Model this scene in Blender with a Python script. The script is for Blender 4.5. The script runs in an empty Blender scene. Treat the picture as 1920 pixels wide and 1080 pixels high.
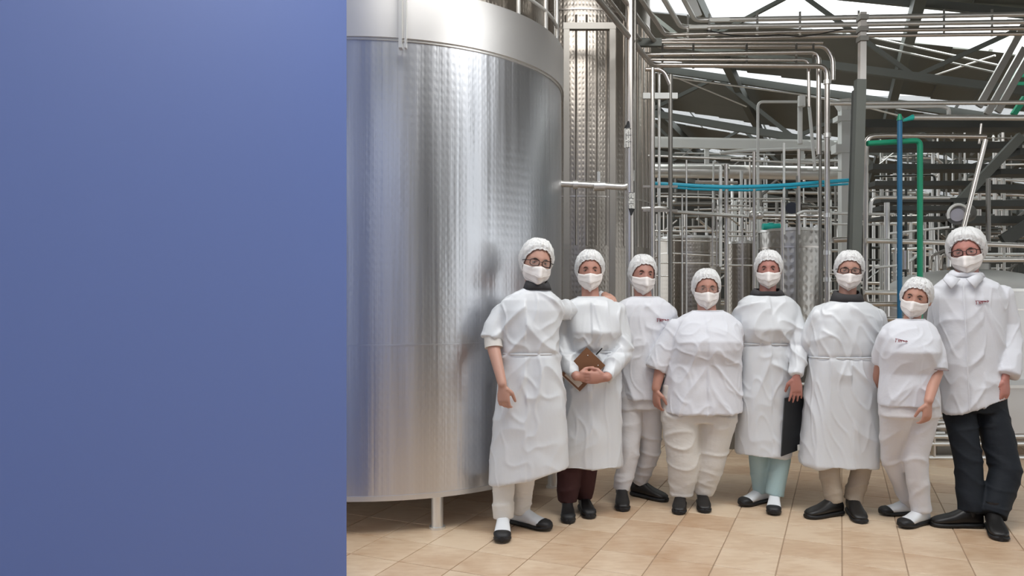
import bpy, math, random
import numpy as np
from mathutils import Vector, Matrix

random.seed(7)
rs = np.random.RandomState(11)
SC = bpy.context.scene
COL = SC.collection
F, PX, PY, CH = 1400.0, 960.0, 560.0, 1.4      # focal length in px, horizon, camera height

# ------------------------------------------------------------------ camera, light, exposure
cd = bpy.data.cameras.new('camera'); cam = bpy.data.objects.new('camera', cd); COL.objects.link(cam)
cam.location = (0, 0, CH); cam.rotation_euler = (math.pi/2, 0, 0)
cd.sensor_width = 36; cd.lens = 36*F/1920; cd.shift_y = (PY-540)/1920; cd.clip_end = 200
SC.camera = cam
SC.view_settings.view_transform = 'Standard'; SC.view_settings.look = 'None'
SC.view_settings.gamma = 1; SC.view_settings.use_curve_mapping = False
SC.view_settings.exposure = 0.0
w = bpy.data.worlds.new('overcast_sky'); SC.world = w; w.use_nodes = True
w.node_tree.nodes['Background'].inputs[0].default_value = (0.93, 0.97, 1.0, 1)
w.node_tree.nodes['Background'].inputs[1].default_value = 1.5

def area(name, loc, target, sx, sy, power, col=(1, 1, 1)):
    l = bpy.data.lights.new(name, 'AREA'); l.shape = 'RECTANGLE'; l.size = sx; l.size_y = sy
    l.energy = power; l.color = col
    o = bpy.data.objects.new(name, l); COL.objects.link(o); o.location = loc
    o.rotation_euler = (Vector(target)-Vector(loc)).to_track_quat('-Z', 'Y').to_euler()
    return o
area('skylight_front', (1.0, 3.0, 4.9), (1.0, 4.3, 1.0), 4.6, 1.6, 178, (1.0, 0.985, 0.96))
area('fill_behind', (-.8, -.6, 4.9), (-1.2, -2.2, 1.2), 5.0, 1.6, 125, (0.97, 0.99, 1.0))  # added fill lamp brightening the rear wall, no roof opening above it
area('skylight_rear', (4.0, 9.0, 5.6), (4.0, 9.2, 0), 8.0, 2.0, 260, (0.95, 1.0, 0.97))

# ------------------------------------------------------------------ helpers
def W(px, py, Y):
    return np.array([(px-PX)/F*Y, Y, CH-(py-PY)/F*Y])
def Gd(px, py, z=0.0):
    Y = (CH-z)*F/(py-PY)
    return np.array([(px-PX)/F*Y, Y, z])
def nz(v):
    v = np.asarray(v, float); return v/(np.linalg.norm(v)+1e-12)

class G:
    def __init__(s): s.v = []; s.f = []; s.uv = None; s.mi = None
    def add(s, V, Fc, uv=None):
        n = len(s.v); s.v.extend([tuple(map(float, p)) for p in V]); s.f.extend([tuple(i+n for i in q) for q in Fc])
        if uv is not None:
            if s.uv is None: s.uv = []
            s.uv.extend(uv)
    def box(s, c, size, R=None):
        h = np.array(size)/2.0; P = []
        for z in (-1, 1):
            for y in (-1, 1):
                for x in (-1, 1): P.append(np.array((x, y, z))*h)
        P = np.array(P)
        if R is not None: P = P@np.array(R).T
        s.add(P+np.array(c), [(0, 2, 3, 1), (4, 5, 7, 6), (0, 1, 5, 4), (2, 6, 7, 3), (0, 4, 6, 2), (1, 3, 7, 5)])
        return s
    def beam(s, a, b, wd, ht, up=(0, 0, 1)):
        a = np.array(a, float); b = np.array(b, float); d = nz(b-a); up = np.array(up, float)
        if abs(np.dot(d, up)) > .98: up = np.array((0., 1, 0))
        x = nz(np.cross(d, up)); y = np.cross(x, d)
        P = []
        for q in (a, b):
            for i, j in ((-1, -1), (1, -1), (1, 1), (-1, 1)): P.append(q+x*i*wd/2+y*j*ht/2)
        s.add(P, [(3, 2, 1, 0), (4, 5, 6, 7), (0, 1, 5, 4), (1, 2, 6, 5), (2, 3, 7, 6), (3, 0, 4, 7)])
        return s
    def loft(s, rings, c0=True, c1=True):
        n = len(rings[0]); b = 0; V = np.concatenate(rings); Fc = []
        for i in range(len(rings)-1):
            for j in range(n):
                k = (j+1) % n
                Fc.append((i*n+j, i*n+k, (i+1)*n+k, (i+1)*n+j))
        V = list(V)
        if c0:
            V.append(np.mean(rings[0], 0)); c = len(V)-1
            Fc += [(c, (j+1) % n, j) for j in range(n)]
        if c1:
            V.append(np.mean(rings[-1], 0)); c = len(V)-1; o = (len(rings)-1)*n
            Fc += [(c, o+j, o+(j+1) % n) for j in range(n)]
        s.add(V, Fc); return s
    def tube(s, pts, r, n=10, caps=True, flat=None):
        P = [np.array(p, float) for p in pts]
        R = list(r) if hasattr(r, '__len__') else [r]*len(P)
        T = []
        for i in range(len(P)):
            a = P[max(i-1, 0)]; b = P[min(i+1, len(P)-1)]; T.append(nz(b-a))
        up = np.array((0., 0, 1)) if abs(T[0][2]) < .9 else np.array((0., 1, 0))
        x = nz(np.cross(T[0], up)); rings = []
        for i in range(len(P)):
            x = nz(x-T[i]*np.dot(x, T[i])); y = np.cross(T[i], x)
            an = np.arange(n)*2*math.pi/n
            rings.append(P[i]+R[i]*(np.outer(np.cos(an), x)+np.outer(np.sin(an), y)))
        s.loft(rings, caps, caps); return s
    def capsule(s, a, b, ra, rb, n=12):
        a = np.array(a, float); b = np.array(b, float); d = nz(b-a); P = []; R = []
        for t in (-1, -.85, -.5, 0):
            P.append(a+d*ra*t); R.append(max(ra*math.sqrt(max(1-t*t, 0)), .001))
        for t in (0, .5, .85, 1):
            P.append(b+d*rb*t); R.append(max(rb*math.sqrt(max(1-t*t, 0)), .001))
        s.tube(P, R, n); return s
    def ball(s, c, r, nu=16, nv=10, M=None):
        r = np.array(r if hasattr(r, '__len__') else (r, r, r), float); rings = []
        for i in range(1, nv):
            e = math.pi*i/nv; an = np.arange(nu)*2*math.pi/nu
            p = np.stack([np.sin(e)*np.cos(an)*r[0], np.sin(e)*np.sin(an)*r[1], np.full(nu, -math.cos(e)*r[2])], 1)
            rings.append(p if M is None else p@np.array(M).T)
        top = np.array((0, 0, r[2])); 
        rings = [q+np.array(c) for q in rings]
        s.loft(rings); return s
    def mesh(s, name):
        me = bpy.data.meshes.new(name); me.from_pydata(s.v, [], s.f)
        if s.uv:
            ul = me.uv_layers.new(name='UVMap'); ul.data.foreach_set('uv', np.array(s.uv, 'f').ravel())
        return me

ORG = {}
def link_mesh(name, me, m, parent=None, org=None, sharp=35):
    V = np.empty(len(me.vertices)*3, 'f'); me.vertices.foreach_get('co', V); V = V.reshape(-1, 3)
    if parent is not None: org = ORG[parent.name]
    elif org is None: org = np.array([(V[:, 0].min()+V[:, 0].max())/2, (V[:, 1].min()+V[:, 1].max())/2, V[:, 2].min()])
    org = np.array(org, float)
    me.vertices.foreach_set('co', (V-org).astype('f').ravel())
    me.polygons.foreach_set('use_smooth', np.ones(len(me.polygons), bool)); me.update()
    if sharp: me.set_sharp_from_angle(angle=math.radians(sharp))
    ms = m if isinstance(m, (list, tuple)) else [m]
    me.materials.clear()
    for q in ms: me.materials.append(q)
    o = bpy.data.objects.new(name, me); COL.objects.link(o)
    if parent is not None: o.parent = parent
    else: o.location = org
    ORG[o.name] = org
    return o
def obj(name, g, m, parent=None, org=None, sharp=35):
    me = g.mesh(name)
    return link_mesh(name, me, m, parent, org, sharp)
def thing(name, label, cat, loc, group=None):
    o = bpy.data.objects.new(name, None); COL.objects.link(o); o.location = loc; ORG[o.name] = np.array(loc, float)
    o.empty_display_size = .1
    return tag(o, label, cat, group)
def tag(o, label, cat, group=None):
    o['label'] = label; o['category'] = cat
    if group: o['group'] = group
    return o
def struct(o): o['kind'] = 'structure'; return o

def remesh(g, voxel, it=3, fac=.5):
    me = g.mesh('tmp'); ob = bpy.data.objects.new('tmp', me); COL.objects.link(ob)
    m = ob.modifiers.new('r', 'REMESH'); m.mode = 'VOXEL'; m.voxel_size = voxel; m.adaptivity = 0
    if it:
        m2 = ob.modifiers.new('s', 'SMOOTH'); m2.iterations = it; m2.factor = fac
    dg = bpy.context.evaluated_depsgraph_get()
    out = bpy.data.meshes.new_from_object(ob.evaluated_get(dg))
    bpy.data.objects.remove(ob); bpy.data.meshes.remove(me)
    return out

def wav(P, seed, fr):
    r = np.random.RandomState(seed); out = 0
    for i in range(7):
        d = r.normal(size=3); d /= np.linalg.norm(d)
        out = out+np.sin((P*np.array(fr))@d*(.6+r.rand()*.9)*2*math.pi+r.rand()*6.28)
    return out/3.2
def ridge(P, seed, fr):
    Q = P+np.stack([wav(P, seed+5, np.array(fr)*.5), wav(P, seed+6, np.array(fr)*.5), wav(P, seed+7, np.array(fr)*.5)], 1)*.03
    return (1-np.minimum(np.abs(wav(Q, seed, fr))*1.9, 1))**1.7
def displace(me, fn):
    n = len(me.vertices); V = np.empty(n*3, 'f'); N = np.empty(n*3, 'f')
    me.vertices.foreach_get('co', V); V = V.reshape(-1, 3).astype(float)
    me.vertex_normals.foreach_get('vector', N); N = N.reshape(-1, 3).astype(float)
    me.vertices.foreach_set('co', (V+N*fn(V, N)[:, None]).astype('f').ravel()); me.update()

# ------------------------------------------------------------------ materials
def mat(name, col, rough=.5, metal=0, bump=None, var=None, spec=.5, streak=None, alpha=1, sheen=0):
    m = bpy.data.materials.new(name); m.use_nodes = True; nt = m.node_tree; b = nt.nodes['Principled BSDF']
    b.inputs['Base Color'].default_value = (*col, 1); b.inputs['Roughness'].default_value = rough
    b.inputs['Metallic'].default_value = metal; b.inputs['Specular IOR Level'].default_value = spec
    b.inputs['Alpha'].default_value = alpha
    if sheen: b.inputs['Sheen Weight'].default_value = sheen
    tc = nt.nodes.new('ShaderNodeTexCoord')
    def noise(scale, detail=3, stretch=(1, 1, 1)):
        mp = nt.nodes.new('ShaderNodeMapping'); mp.inputs['Scale'].default_value = stretch
        nt.links.new(tc.outputs['Object'], mp.inputs[0])
        n = nt.nodes.new('ShaderNodeTexNoise'); n.inputs['Scale'].default_value = scale; n.inputs['Detail'].default_value = detail
        nt.links.new(mp.outputs[0], n.inputs['Vector']); return n
    if var:   # (scale, amount, stretch) brightness variation of the surface itself
        n = noise(var[0], 4, var[2] if len(var) > 2 else (1, 1, 1))
        mx = nt.nodes.new('ShaderNodeMix'); mx.data_type = 'RGBA'
        a = var[1]; mx.inputs[6].default_value = (*[c*(1-a) for c in col], 1); mx.inputs[7].default_value = (*[min(c*(1+a), 1) for c in col], 1)
        nt.links.new(n.outputs[0], mx.inputs[0]); nt.links.new(mx.outputs[2], b.inputs['Base Color'])
    if bump:  # (scale, strength, distance, stretch)
        n = noise(bump[0], 4, bump[3] if len(bump) > 3 else (1, 1, 1))
        bp = nt.nodes.new('ShaderNodeBump'); bp.inputs['Strength'].default_value = bump[1]; bp.inputs['Distance'].default_value = bump[2]
        nt.links.new(n.outputs[0], bp.inputs['Height']); nt.links.new(bp.outputs[0], b.inputs['Normal'])
    return m

def steel_jacket(name, col, rough, dimple=.06, dstr=.4, sstr=.25, svar=.12, zt=None, ribs=0):
    """stainless sheet with vertical polish streaks and a regular grid of pressed dimples (UV in metres)"""
    m = mat(name, col, rough, 1.0); nt = m.node_tree; b = nt.nodes['Principled BSDF']
    uv = nt.nodes.new('ShaderNodeUVMap')
    def N(t, **k):
        n = nt.nodes.new(t)
        for a, v in k.items(): n.inputs[a].default_value = v
        return n
    mp = N('ShaderNodeMapping'); mp.inputs['Scale'].default_value = (1, .02, 1); nt.links.new(uv.outputs[0], mp.inputs[0])
    s1 = N('ShaderNodeTexNoise'); s1.inputs['Scale'].default_value = 14; s1.inputs['Detail'].default_value = 5; nt.links.new(mp.outputs[0], s1.inputs['Vector'])
    mp2 = N('ShaderNodeMapping'); mp2.inputs['Scale'].default_value = (1, .25, 1); nt.links.new(uv.outputs[0], mp2.inputs[0])
    s2 = N('ShaderNodeTexNoise'); s2.inputs['Scale'].default_value = 2.2; s2.inputs['Detail'].default_value = 2; nt.links.new(mp2.outputs[0], s2.inputs['Vector'])
    vo = N('ShaderNodeTexVoronoi'); vo.inputs['Scale'].default_value = 1/dimple; vo.inputs['Randomness'].default_value = .12
    mpv = N('ShaderNodeMapping'); mpv.inputs['Scale'].default_value = (1.5, 1, 1)
    nt.links.new(uv.outputs[0], mpv.inputs[0]); nt.links.new(mpv.outputs[0], vo.inputs['Vector'])
    rr = N('ShaderNodeMapRange'); rr.inputs[1].default_value = 0; rr.inputs[2].default_value = .4
    nt.links.new(vo.outputs['Distance'], rr.inputs[0])
    b1 = N('ShaderNodeBump'); b1.inputs['Strength'].default_value = dstr; b1.inputs['Distance'].default_value = .004; nt.links.new(rr.outputs[0], b1.inputs['Height'])
    b2 = N('ShaderNodeBump'); b2.inputs['Strength'].default_value = sstr; b2.inputs['Distance'].default_value = .01
    nt.links.new(s1.outputs[0], b2.inputs['Height']); nt.links.new(b1.outputs[0], b2.inputs['Normal'])
    b3 = N('ShaderNodeBump'); b3.inputs['Strength'].default_value = .5; b3.inputs['Distance'].default_value = .03
    nt.links.new(s2.outputs[0], b3.inputs['Height']); nt.links.new(b2.outputs[0], b3.inputs['Normal'])
    nt.links.new(b3.outputs[0], b.inputs['Normal'])
    mr = N('ShaderNodeMapRange'); mr.inputs[3].default_value = rough-.08; mr.inputs[4].default_value = rough+.14
    nt.links.new(s1.outputs[0], mr.inputs[0]); nt.links.new(mr.outputs[0], b.inputs['Roughness'])
    mx = nt.nodes.new('ShaderNodeMix'); mx.data_type = 'RGBA'
    mx.inputs[6].default_value = (*[c*(1-svar) for c in col], 1); mx.inputs[7].default_value = (*[min(1, c*(1+svar)) for c in col], 1)
    nt.links.new(s1.outputs[0], mx.inputs[0]); nt.links.new(mx.outputs[2], b.inputs['Base Color'])
    return m

M = {}
M['tank'] = steel_jacket('brushed dimpled steel', (.64, .65, .68), .29, .055, .11, .45)
M['tank2'] = steel_jacket('ribbed steel', (.44, .40, .355), .30, .05, .35, .55, .3)
M['jacket'] = steel_jacket('dimple jacket steel', (.50, .48, .45), .33, .10, .9, .1)
M['band'] = mat('matt steel collar', (.66, .65, .64), .42, .9, bump=(3, .15, .01))
M['steel'] = mat('stainless pipe', (.60, .56, .52), .28, .95, var=(2.5, .15))
M['steel_pale'] = mat('pale stainless pipe', (.74, .73, .70), .33, .8, var=(2, .1))
M['steel_mid'] = mat('brushed square tube', (.36, .34, .31), .42, .7)
M['steel_dark'] = mat('dull steel', (.23, .22, .20), .4, .85, var=(3, .25))
M['zinc'] = mat('white painted steel', (.62, .63, .61), .5, .1, var=(1.5, .12))
M['beam'] = mat('grey green painted steel', (.13, .14, .125), .55, .1, var=(1.5, .15))
M['beam_dark'] = mat('dark painted steel', (.055, .058, .052), .5, .2, var=(3, .2))
M['roof'] = mat('fibre cement sheet', (.17, .175, .155), .85, 0, var=(.8, .2), bump=(8, .2, .01))
M['overlay_blue'] = mat('blue stand-in wall paint', (.115, .175, .43), .5, 0, bump=(30, .04, .003))  # overlay's blue, for the invented left wall
M['back'] = mat('dark hall wall', (.10, .10, .09), .8, 0, var=(1, .3))
M['grout'] = mat('grey grout', (.40, .29, .20), .6, 0, var=(6, .2))
M['hose_blue'] = mat('blue hose', (.02, .36, .52), .35)
M['pipe_blue'] = mat('blue painted pipe', (.02, .13, .25), .4)
M['pipe_green'] = mat('green painted pipe', (.01, .26, .14), .4)
M['teal'] = mat('teal valve paint', (.02, .45, .38), .4)
M['black'] = mat('black rubber', (.008, .008, .009), .55)
M['blackpl'] = mat('black plastic', (.006, .007, .009), .35)
M['gown'] = mat('white coated gown', (.68, .70, .72), .36, 0, bump=(6, .3, .02, (1, 1, .5)))
M['cotton'] = mat('white cotton', (.70, .71, .75), .8, 0, bump=(14, .3, .012), sheen=.2)
M['cotton_warm'] = mat('off white trouser cotton', (.70, .675, .63), .85, 0, bump=(14, .35, .012, (1, 1, 1.6)))
M['cotton_grey'] = mat('white grey trouser cotton', (.69, .68, .69), .85, 0, bump=(14, .35, .012, (1, 1, 1.6)))
M['khaki'] = mat('khaki cloth', (.43, .36, .28), .85, 0, bump=(16, .4, .012, (1, 1, 2)))
M['teal_cloth'] = mat('pale teal cloth', (.38, .52, .53), .85, 0, bump=(14, .3, .012))
M['burgundy'] = mat('burgundy cloth', (.045, .012, .012), .85, 0, bump=(14, .3, .012))
M['black_cloth'] = mat('black navy cloth', (.010, .013, .018), .75, 0, bump=(10, .4, .012, (1, 1, 1.8)), spec=.3)
M['dark_collar'] = mat('charcoal knit', (.04, .038, .04), .85)
M['mask'] = mat('mask paper', (.83, .79, .76), .75, 0, bump=(120, .1, .002))
M['net'] = mat('hairnet gauze', (.80, .80, .79), .75, 0, bump=(60, .5, .004), alpha=.86)
M['hair'] = mat('dark brown hair', (.03, .02, .015), .6)
M['hair_grey'] = mat('greying hair', (.16, .13, .11), .6)
M['eye'] = mat('eye white', (.55, .5, .47), .25)
M['iris'] = mat('dark iris', (.02, .012, .008), .2)
M['brow'] = mat('eyebrow hair', (.05, .03, .02), .8)
M['frame'] = mat('dark glasses frame', (.02, .012, .01), .3)
M['wireframe'] = mat('thin metal frame', (.25, .2, .17), .3, .8)
M['lens'] = mat('lens', (.5, .42, .38), .05, 0, alpha=.16)
M['logo'] = mat('dark red print', (.22, .015, .03), .7)
M['piping'] = mat('grey sleeve piping', (.30, .24, .26), .8)
M['board'] = mat('brown hardboard', (.19, .085, .038), .5, 0, var=(12, .2))
M['paper'] = mat('paper', (.62, .55, .48), .8)
M['label_white'] = mat('label paper', (.62, .62, .58), .6)
M['shoe_white'] = mat('white shoe', (.72, .74, .76), .45)
M['shoe_black'] = mat('black shoe leather', (.010, .009, .009), .45)
def skin(i, c): 
    m = mat('skin '+str(i), c, .5, 0, bump=(50, .1, .002), var=(12, .1)); b = m.node_tree.nodes['Principled BSDF']
    b.inputs['Subsurface Weight'].default_value = .08; b.inputs['Subsurface Radius'].default_value = (.02, .008, .004); return m
SK = [skin(1, (.50, .28, .21)), skin(2, (.48, .24, .18)), skin(3, (.44, .22, .17)), skin(4, (.46, .23, .17)),
      skin(5, (.45, .20, .16)), skin(6, (.45, .24, .18)), skin(7, (.50, .26, .19)), skin(8, (.48, .21, .17))]

def tile_mat():
    m = mat('beige floor tile', (.6, .43, .29), .3); nt = m.node_tree; b = nt.nodes['Principled BSDF']
    oi = nt.nodes.new('ShaderNodeObjectInfo'); tc = nt.nodes.new('ShaderNodeNewGeometry')
    n = nt.nodes.new('ShaderNodeTexNoise'); n.inputs['Scale'].default_value = 1.6; n.inputs['Detail'].default_value = 6
    n.inputs['Roughness'].default_value = .65
    nt.links.new(tc.outputs['Position'], n.inputs['Vector'])
    n2 = nt.nodes.new('ShaderNodeTexNoise'); n2.inputs['Scale'].default_value = 9; n2.inputs['Detail'].default_value = 5
    mp = nt.nodes.new('ShaderNodeMapping'); mp.inputs['Scale'].default_value = (1, 3, 1); nt.links.new(tc.outputs['Position'], mp.inputs[0])
    nt.links.new(mp.outputs[0], n2.inputs['Vector'])
    ad = nt.nodes.new('ShaderNodeMath'); ad.operation = 'ADD'; nt.links.new(n.outputs[0], ad.inputs[0])
    m2 = nt.nodes.new('ShaderNodeMath'); m2.operation = 'MULTIPLY'; m2.inputs[1].default_value = .22; nt.links.new(oi.outputs['Random'], m2.inputs[0])
    nt.links.new(m2.outputs[0], ad.inputs[1])
    m3 = nt.nodes.new('ShaderNodeMath'); m3.operation = 'MULTIPLY_ADD'; m3.inputs[1].default_value = .5; nt.links.new(n2.outputs[0], m3.inputs[0]); nt.links.new(ad.outputs[0], m3.inputs[2])
    cr = nt.nodes.new('ShaderNodeValToRGB'); nt.links.new(m3.outputs[0], cr.inputs[0])
    e = cr.color_ramp.elements; e[0].position = .55; e[0].color = (.50, .31, .18, 1); e[1].position = 1.0; e[1].color = (.72, .56, .40, 1)
    nt.links.new(cr.outputs[0], b.inputs['Base Color'])
    mr = nt.nodes.new('ShaderNodeMapRange'); mr.inputs[3].default_value = .22; mr.inputs[4].default_value = .5
    nt.links.new(n.outputs[0], mr.inputs[0]); nt.links.new(mr.outputs[0], b.inputs['Roughness'])
    return m
M['tile'] = tile_mat()
def pane_mat():
    m = bpy.data.materials.new('translucent roof pane'); m.use_nodes = True; nt = m.node_tree
    nt.nodes.remove(nt.nodes['Principled BSDF']); out = nt.nodes['Material Output']
    t = nt.nodes.new('ShaderNodeBsdfTransparent'); t.inputs[0].default_value = (1, 1, 1, 1)
    d = nt.nodes.new('ShaderNodeBsdfTranslucent'); d.inputs[0].default_value = (1, 1, 1, 1)
    mx = nt.nodes.new('ShaderNodeMixShader'); mx.inputs[0].default_value = .25
    nt.links.new(t.outputs[0], mx.inputs[1]); nt.links.new(d.outputs[0], mx.inputs[2]); nt.links.new(mx.outputs[0], out.inputs[0]); return m
M['pane'] = pane_mat()

# ------------------------------------------------------------------ setting
A = np.array([.403, .915, 0]); B = np.array([.915, -.403, 0]); RA = np.array([B, A, (0, 0, 1)]).T   # building axes
def AB(a, b, z): return A*a+B*b+np.array((0, 0, z))
# floor: grout slab with tiles laid on it
fl = struct(obj('floor', G().box((4, 14, -.06), (26, 36, .11)), M['grout'], org=(0, 0, 0)))
P_ = .309
tg = G(); hh = (P_-.006)/2
ring = lambda q, z: np.array([(-q, -q, z), (q, -q, z), (q, q, z), (-q, q, z)])
tg.loft([ring(hh, -.006), ring(hh, -.0015), ring(hh-.002, 0)], False, True)
tme = tg.mesh('tile'); tme.materials.append(M['tile'])
tiles = []; far = G(); cand = []
for i in range(-12, 34):
    for j in range(6, 90):
        b = -.612+P_*(i+.5); a = P_*(j+.5); c = AB(a, b, 0)
        if c[1] < 2.2 or c[1] > 26 or abs(c[0]) > c[1]*.75+1: continue
        x = PX+c[0]/c[1]*F; y = PY+CH/c[1]*F
        vis = 640 < x < 1950 and y < 1105
        cand.append((0 if vis else 1, c[1], tuple(c)))
cand.sort()
for k, (v, d, c) in enumerate(cand):
    if k < 290 and v == 0:
        o = bpy.data.objects.new('tile', tme); COL.objects.link(o); o.parent = fl; o.location = c
        o.rotation_euler = (0, 0, math.atan2(B[1], B[0]))
    else:
        far.loft([np.array(c)+ring(hh, -.006)@RA.T, np.array(c)+ring(hh, -.0005)@RA.T], False, True)
ft = obj('tile_field', far, M['tile'], fl, sharp=20); ft['kind'] = 'stuff'

# made-up blue wall on the left, stands in for a blue gradient overlay
def wall(name, p0, p1, z0, z1, th, m):
    d = nz(np.array((p1[0]-p0[0], p1[1]-p0[1], 0))); n = np.array((-d[1], d[0], 0))
    a = np.array((p0[0], p0[1], 0.)); b = np.array((p1[0], p1[1], 0.)); g = G()
    g.beam(a+n*th/2+(0, 0, (z0+z1)/2), b+n*th/2+(0, 0, (z0+z1)/2), th, z1-z0); return struct(obj(name, g, m, sharp=30))
wall('standin_wall_left', (-4.3, -1.2), (-.82, 3.70), 0, 4.2, .14, M['overlay_blue'])
wall('reflector_rear', (1.8, -1.9), (-4.4, -1.9), 0, 4.2, .14, mat('pale blue stand-in wall paint', (.50, .56, .74), .5))  # added unseen reflector, put here to tint the tank steel pale blue
wall('reflector_rear_right', (9, -4.0), (1.5, -4.0), 0, 4.2, .14, mat('pale grey reflector wall paint', (.33, .33, .31), .6))  # added unseen reflector, gives the tank's right part a grey reflection
wall('wall_back', (22, 30), (-10, 30), 0, 9.5, .2, M['back'])
wall('wall_right', (15.5, 9), (15.5, 30), 0, 8, .2, M['back'])

# pitched roof: fibre cement bays with translucent strips between them
def zr(b): return 6.0-.27*(b+3)
def roof_bay(a0, a1, name, m, b0=-16, b1=9, z=0, parent=None):
    g = G(); n = int((b1-b0)/.6)
    for k in range(n):                                   # corrugation: sheet courses lap over each other
        q0 = b0+k*.6; q1 = q0+.62
        P = [AB(a0, q0, zr(q0)+z+.0), AB(a1, q0, zr(q0)+z+.0), AB(a1, q1, zr(q1)+z+.03), AB(a0, q1, zr(q1)+z+.03)]
        P += [p+np.array((0, 0, .03)) for p in P]
        g.add(P, [(0, 1, 2, 3), (7, 6, 5, 4), (0, 4, 5, 1), (1, 5, 6, 2), (2, 6, 7, 3), (3, 7, 4, 0)])
    return obj(name, g, m, parent, sharp=20)
strips = [(2.6, 4.5), (10.3, 11.75), (14.55, 15.7), (19.3, 21.2), (24.6, 26.3)]
bays = [(4.5, 10.3), (-9, 2.6), (11.75, 14.55), (15.7, 19.3), (21.2, 24.6), (26.3, 33)]
ceil = struct(roof_bay(*bays[0], 'ceiling', M['roof'])); ceil_org = ceil
for bb in bays[1:]: roof_bay(*bb, 'roof_sheet', M['roof'], parent=ceil)
for (s0, s1) in strips:
    nb = 14
    for k in range(nb):
        b0 = -16+k*25/nb; b1 = b0+25/nb-.05
        g = G(); P = [AB(s0, b0, zr(b0)+.02), AB(s1, b0, zr(b0)+.02), AB(s1, b1, zr(b1)+.02), AB(s0, b1, zr(b1)+.02)]
        P += [p+np.array((0, 0, .006)) for p in P]
        g.add(P, [(0, 1, 2, 3), (7, 6, 5, 4), (0, 4, 5, 1), (1, 5, 6, 2), (2, 6, 7, 3), (3, 7, 4, 0)])
        obj('roof_pane', g, M['pane'], ceil, sharp=20)

# roof trusses (run across, along B, just in front of each strip)
def truss(a, b0, b1, dep, label, step=1.5, m='beam', t=.09):
    r = thing('roof_truss', label, 'truss', tuple(AB(a, (b0+b1)/2, zr((b0+b1)/2)-dep)), 'roof trusses under the pitched roof')
    top = lambda b: AB(a, b, zr(b)-.08); bot = lambda b: AB(a, b, zr(b)-dep)
    obj('top_chord', G().beam(top(b0), top(b1), t, t*1.3), M[m], r, sharp=20)
    obj('bottom_chord', G().beam(bot(b0), bot(b1), t, t*1.3), M[m], r, sharp=20)
    b = b0; k = 0
    while b+step <= b1+.01:
        obj('brace', G().beam(bot(b), top(b+step/2), t*.7, t*.7), M[m], r, sharp=20)
        obj('brace', G().beam(top(b+step/2), bot(b+step), t*.7, t*.7), M[m], r, sharp=20)
        b += step
    return r
truss(10.0, -7, 7, .95, 'grey truss crossing the skylight at the upper right of the roof', 2.6, t=.07)
truss(14.9, -12, 7, 1.0, 'middle truss crossing the second row of skylights', 2.8, t=.10)
truss(19.8, -14, 7, 1.1, 'third truss crossing the narrow skylight above the white cable tray', 2.6, t=.10)
truss(25.2, -15, 7, 1.1, 'farthest truss behind the pipework under the last skylight', 3, t=.10)
# purlins along A, with thin tie rods
for k, b in enumerate((-9.2, -6.6, -4.2, -1.8, .8, 3.2)):
    g = G().beam(AB(6.5, b, zr(b)-.22), AB(32, b, zr(b)-.22), .12, .20)
    struct(obj('trim_%d' % (k+1), g, M['beam'], sharp=20))
rod = thing('tie_rod_set', 'thin pale tie rods slung below the dark roof sheets', 'rods', (4.6, 12, 4.6))
for (x0, y0, Y0, x1, y1, Y1) in ((1720, 152, 10, 1866, 104, 9), (1262, 143, 13, 1400, 200, 13), (1262, 146, 12.5, 1500, 177, 12), (1500, 177, 12, 1600, 196, 11.5), (1624, 82, 9.5, 1876, 138, 8.8), (1624, 68, 9.6, 1870, 122, 8.9), (1620, 200, 11, 1690, 218, 11)):
    obj('rod', G().tube([W(x0, y0, Y0), W(x1, y1, Y1)], .013, 6), M['steel_pale'], rod)

# ------------------------------------------------------------------ tanks
def cyl_uv(c, R, z0, z1, n=128, nz_=1, caps=True, t0=0, t1=2*math.pi):
    g = G(); V = []; Fc = []; uv = []
    for i in range(nz_+1):
        z = z0+(z1-z0)*i/nz_
        for j in range(n+1):
            t = t0+(t1-t0)*j/n; V.append((c[0]+R*math.cos(t), c[1]+R*math.sin(t), z))
    for i in range(nz_):
        for j in range(n):
            a = i*(n+1)+j; Fc.append((a, a+1, a+n+2, a+n+1))
            u0 = R*(t0+(t1-t0)*j/n); u1 = R*(t0+(t1-t0)*(j+1)/n); w0 = z0+(z1-z0)*i/nz_; w1 = z0+(z1-z0)*(i+1)/nz_
            uv += [(u0, w0), (u1, w0), (u1, w1), (u0, w1)]
    g.add(V, Fc, uv)
    if caps:
        for i, fl_ in ((0, True), (nz_, False)):
            rg = [i*(n+1)+j for j in range(n)]
            if fl_: rg = rg[::-1]
            g.f.append(tuple(rg)); g.uv += [(0, 0)]*n
    return g
def ring_band(c, R0, R1, z0, z1, n=128):
    an = np.arange(n)*2*math.pi/n; C = np.stack([np.cos(an), np.sin(an)], 1); g = G()
    def rg(R, z): return np.concatenate([np.array(c[:2])+C*R, np.full((n, 1), z)], 1)
    g.loft([rg(R0, z0), rg(R1, z0), rg(R1, z1), rg(R0, z1), rg(R0, z0)], False, False); return g

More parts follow.
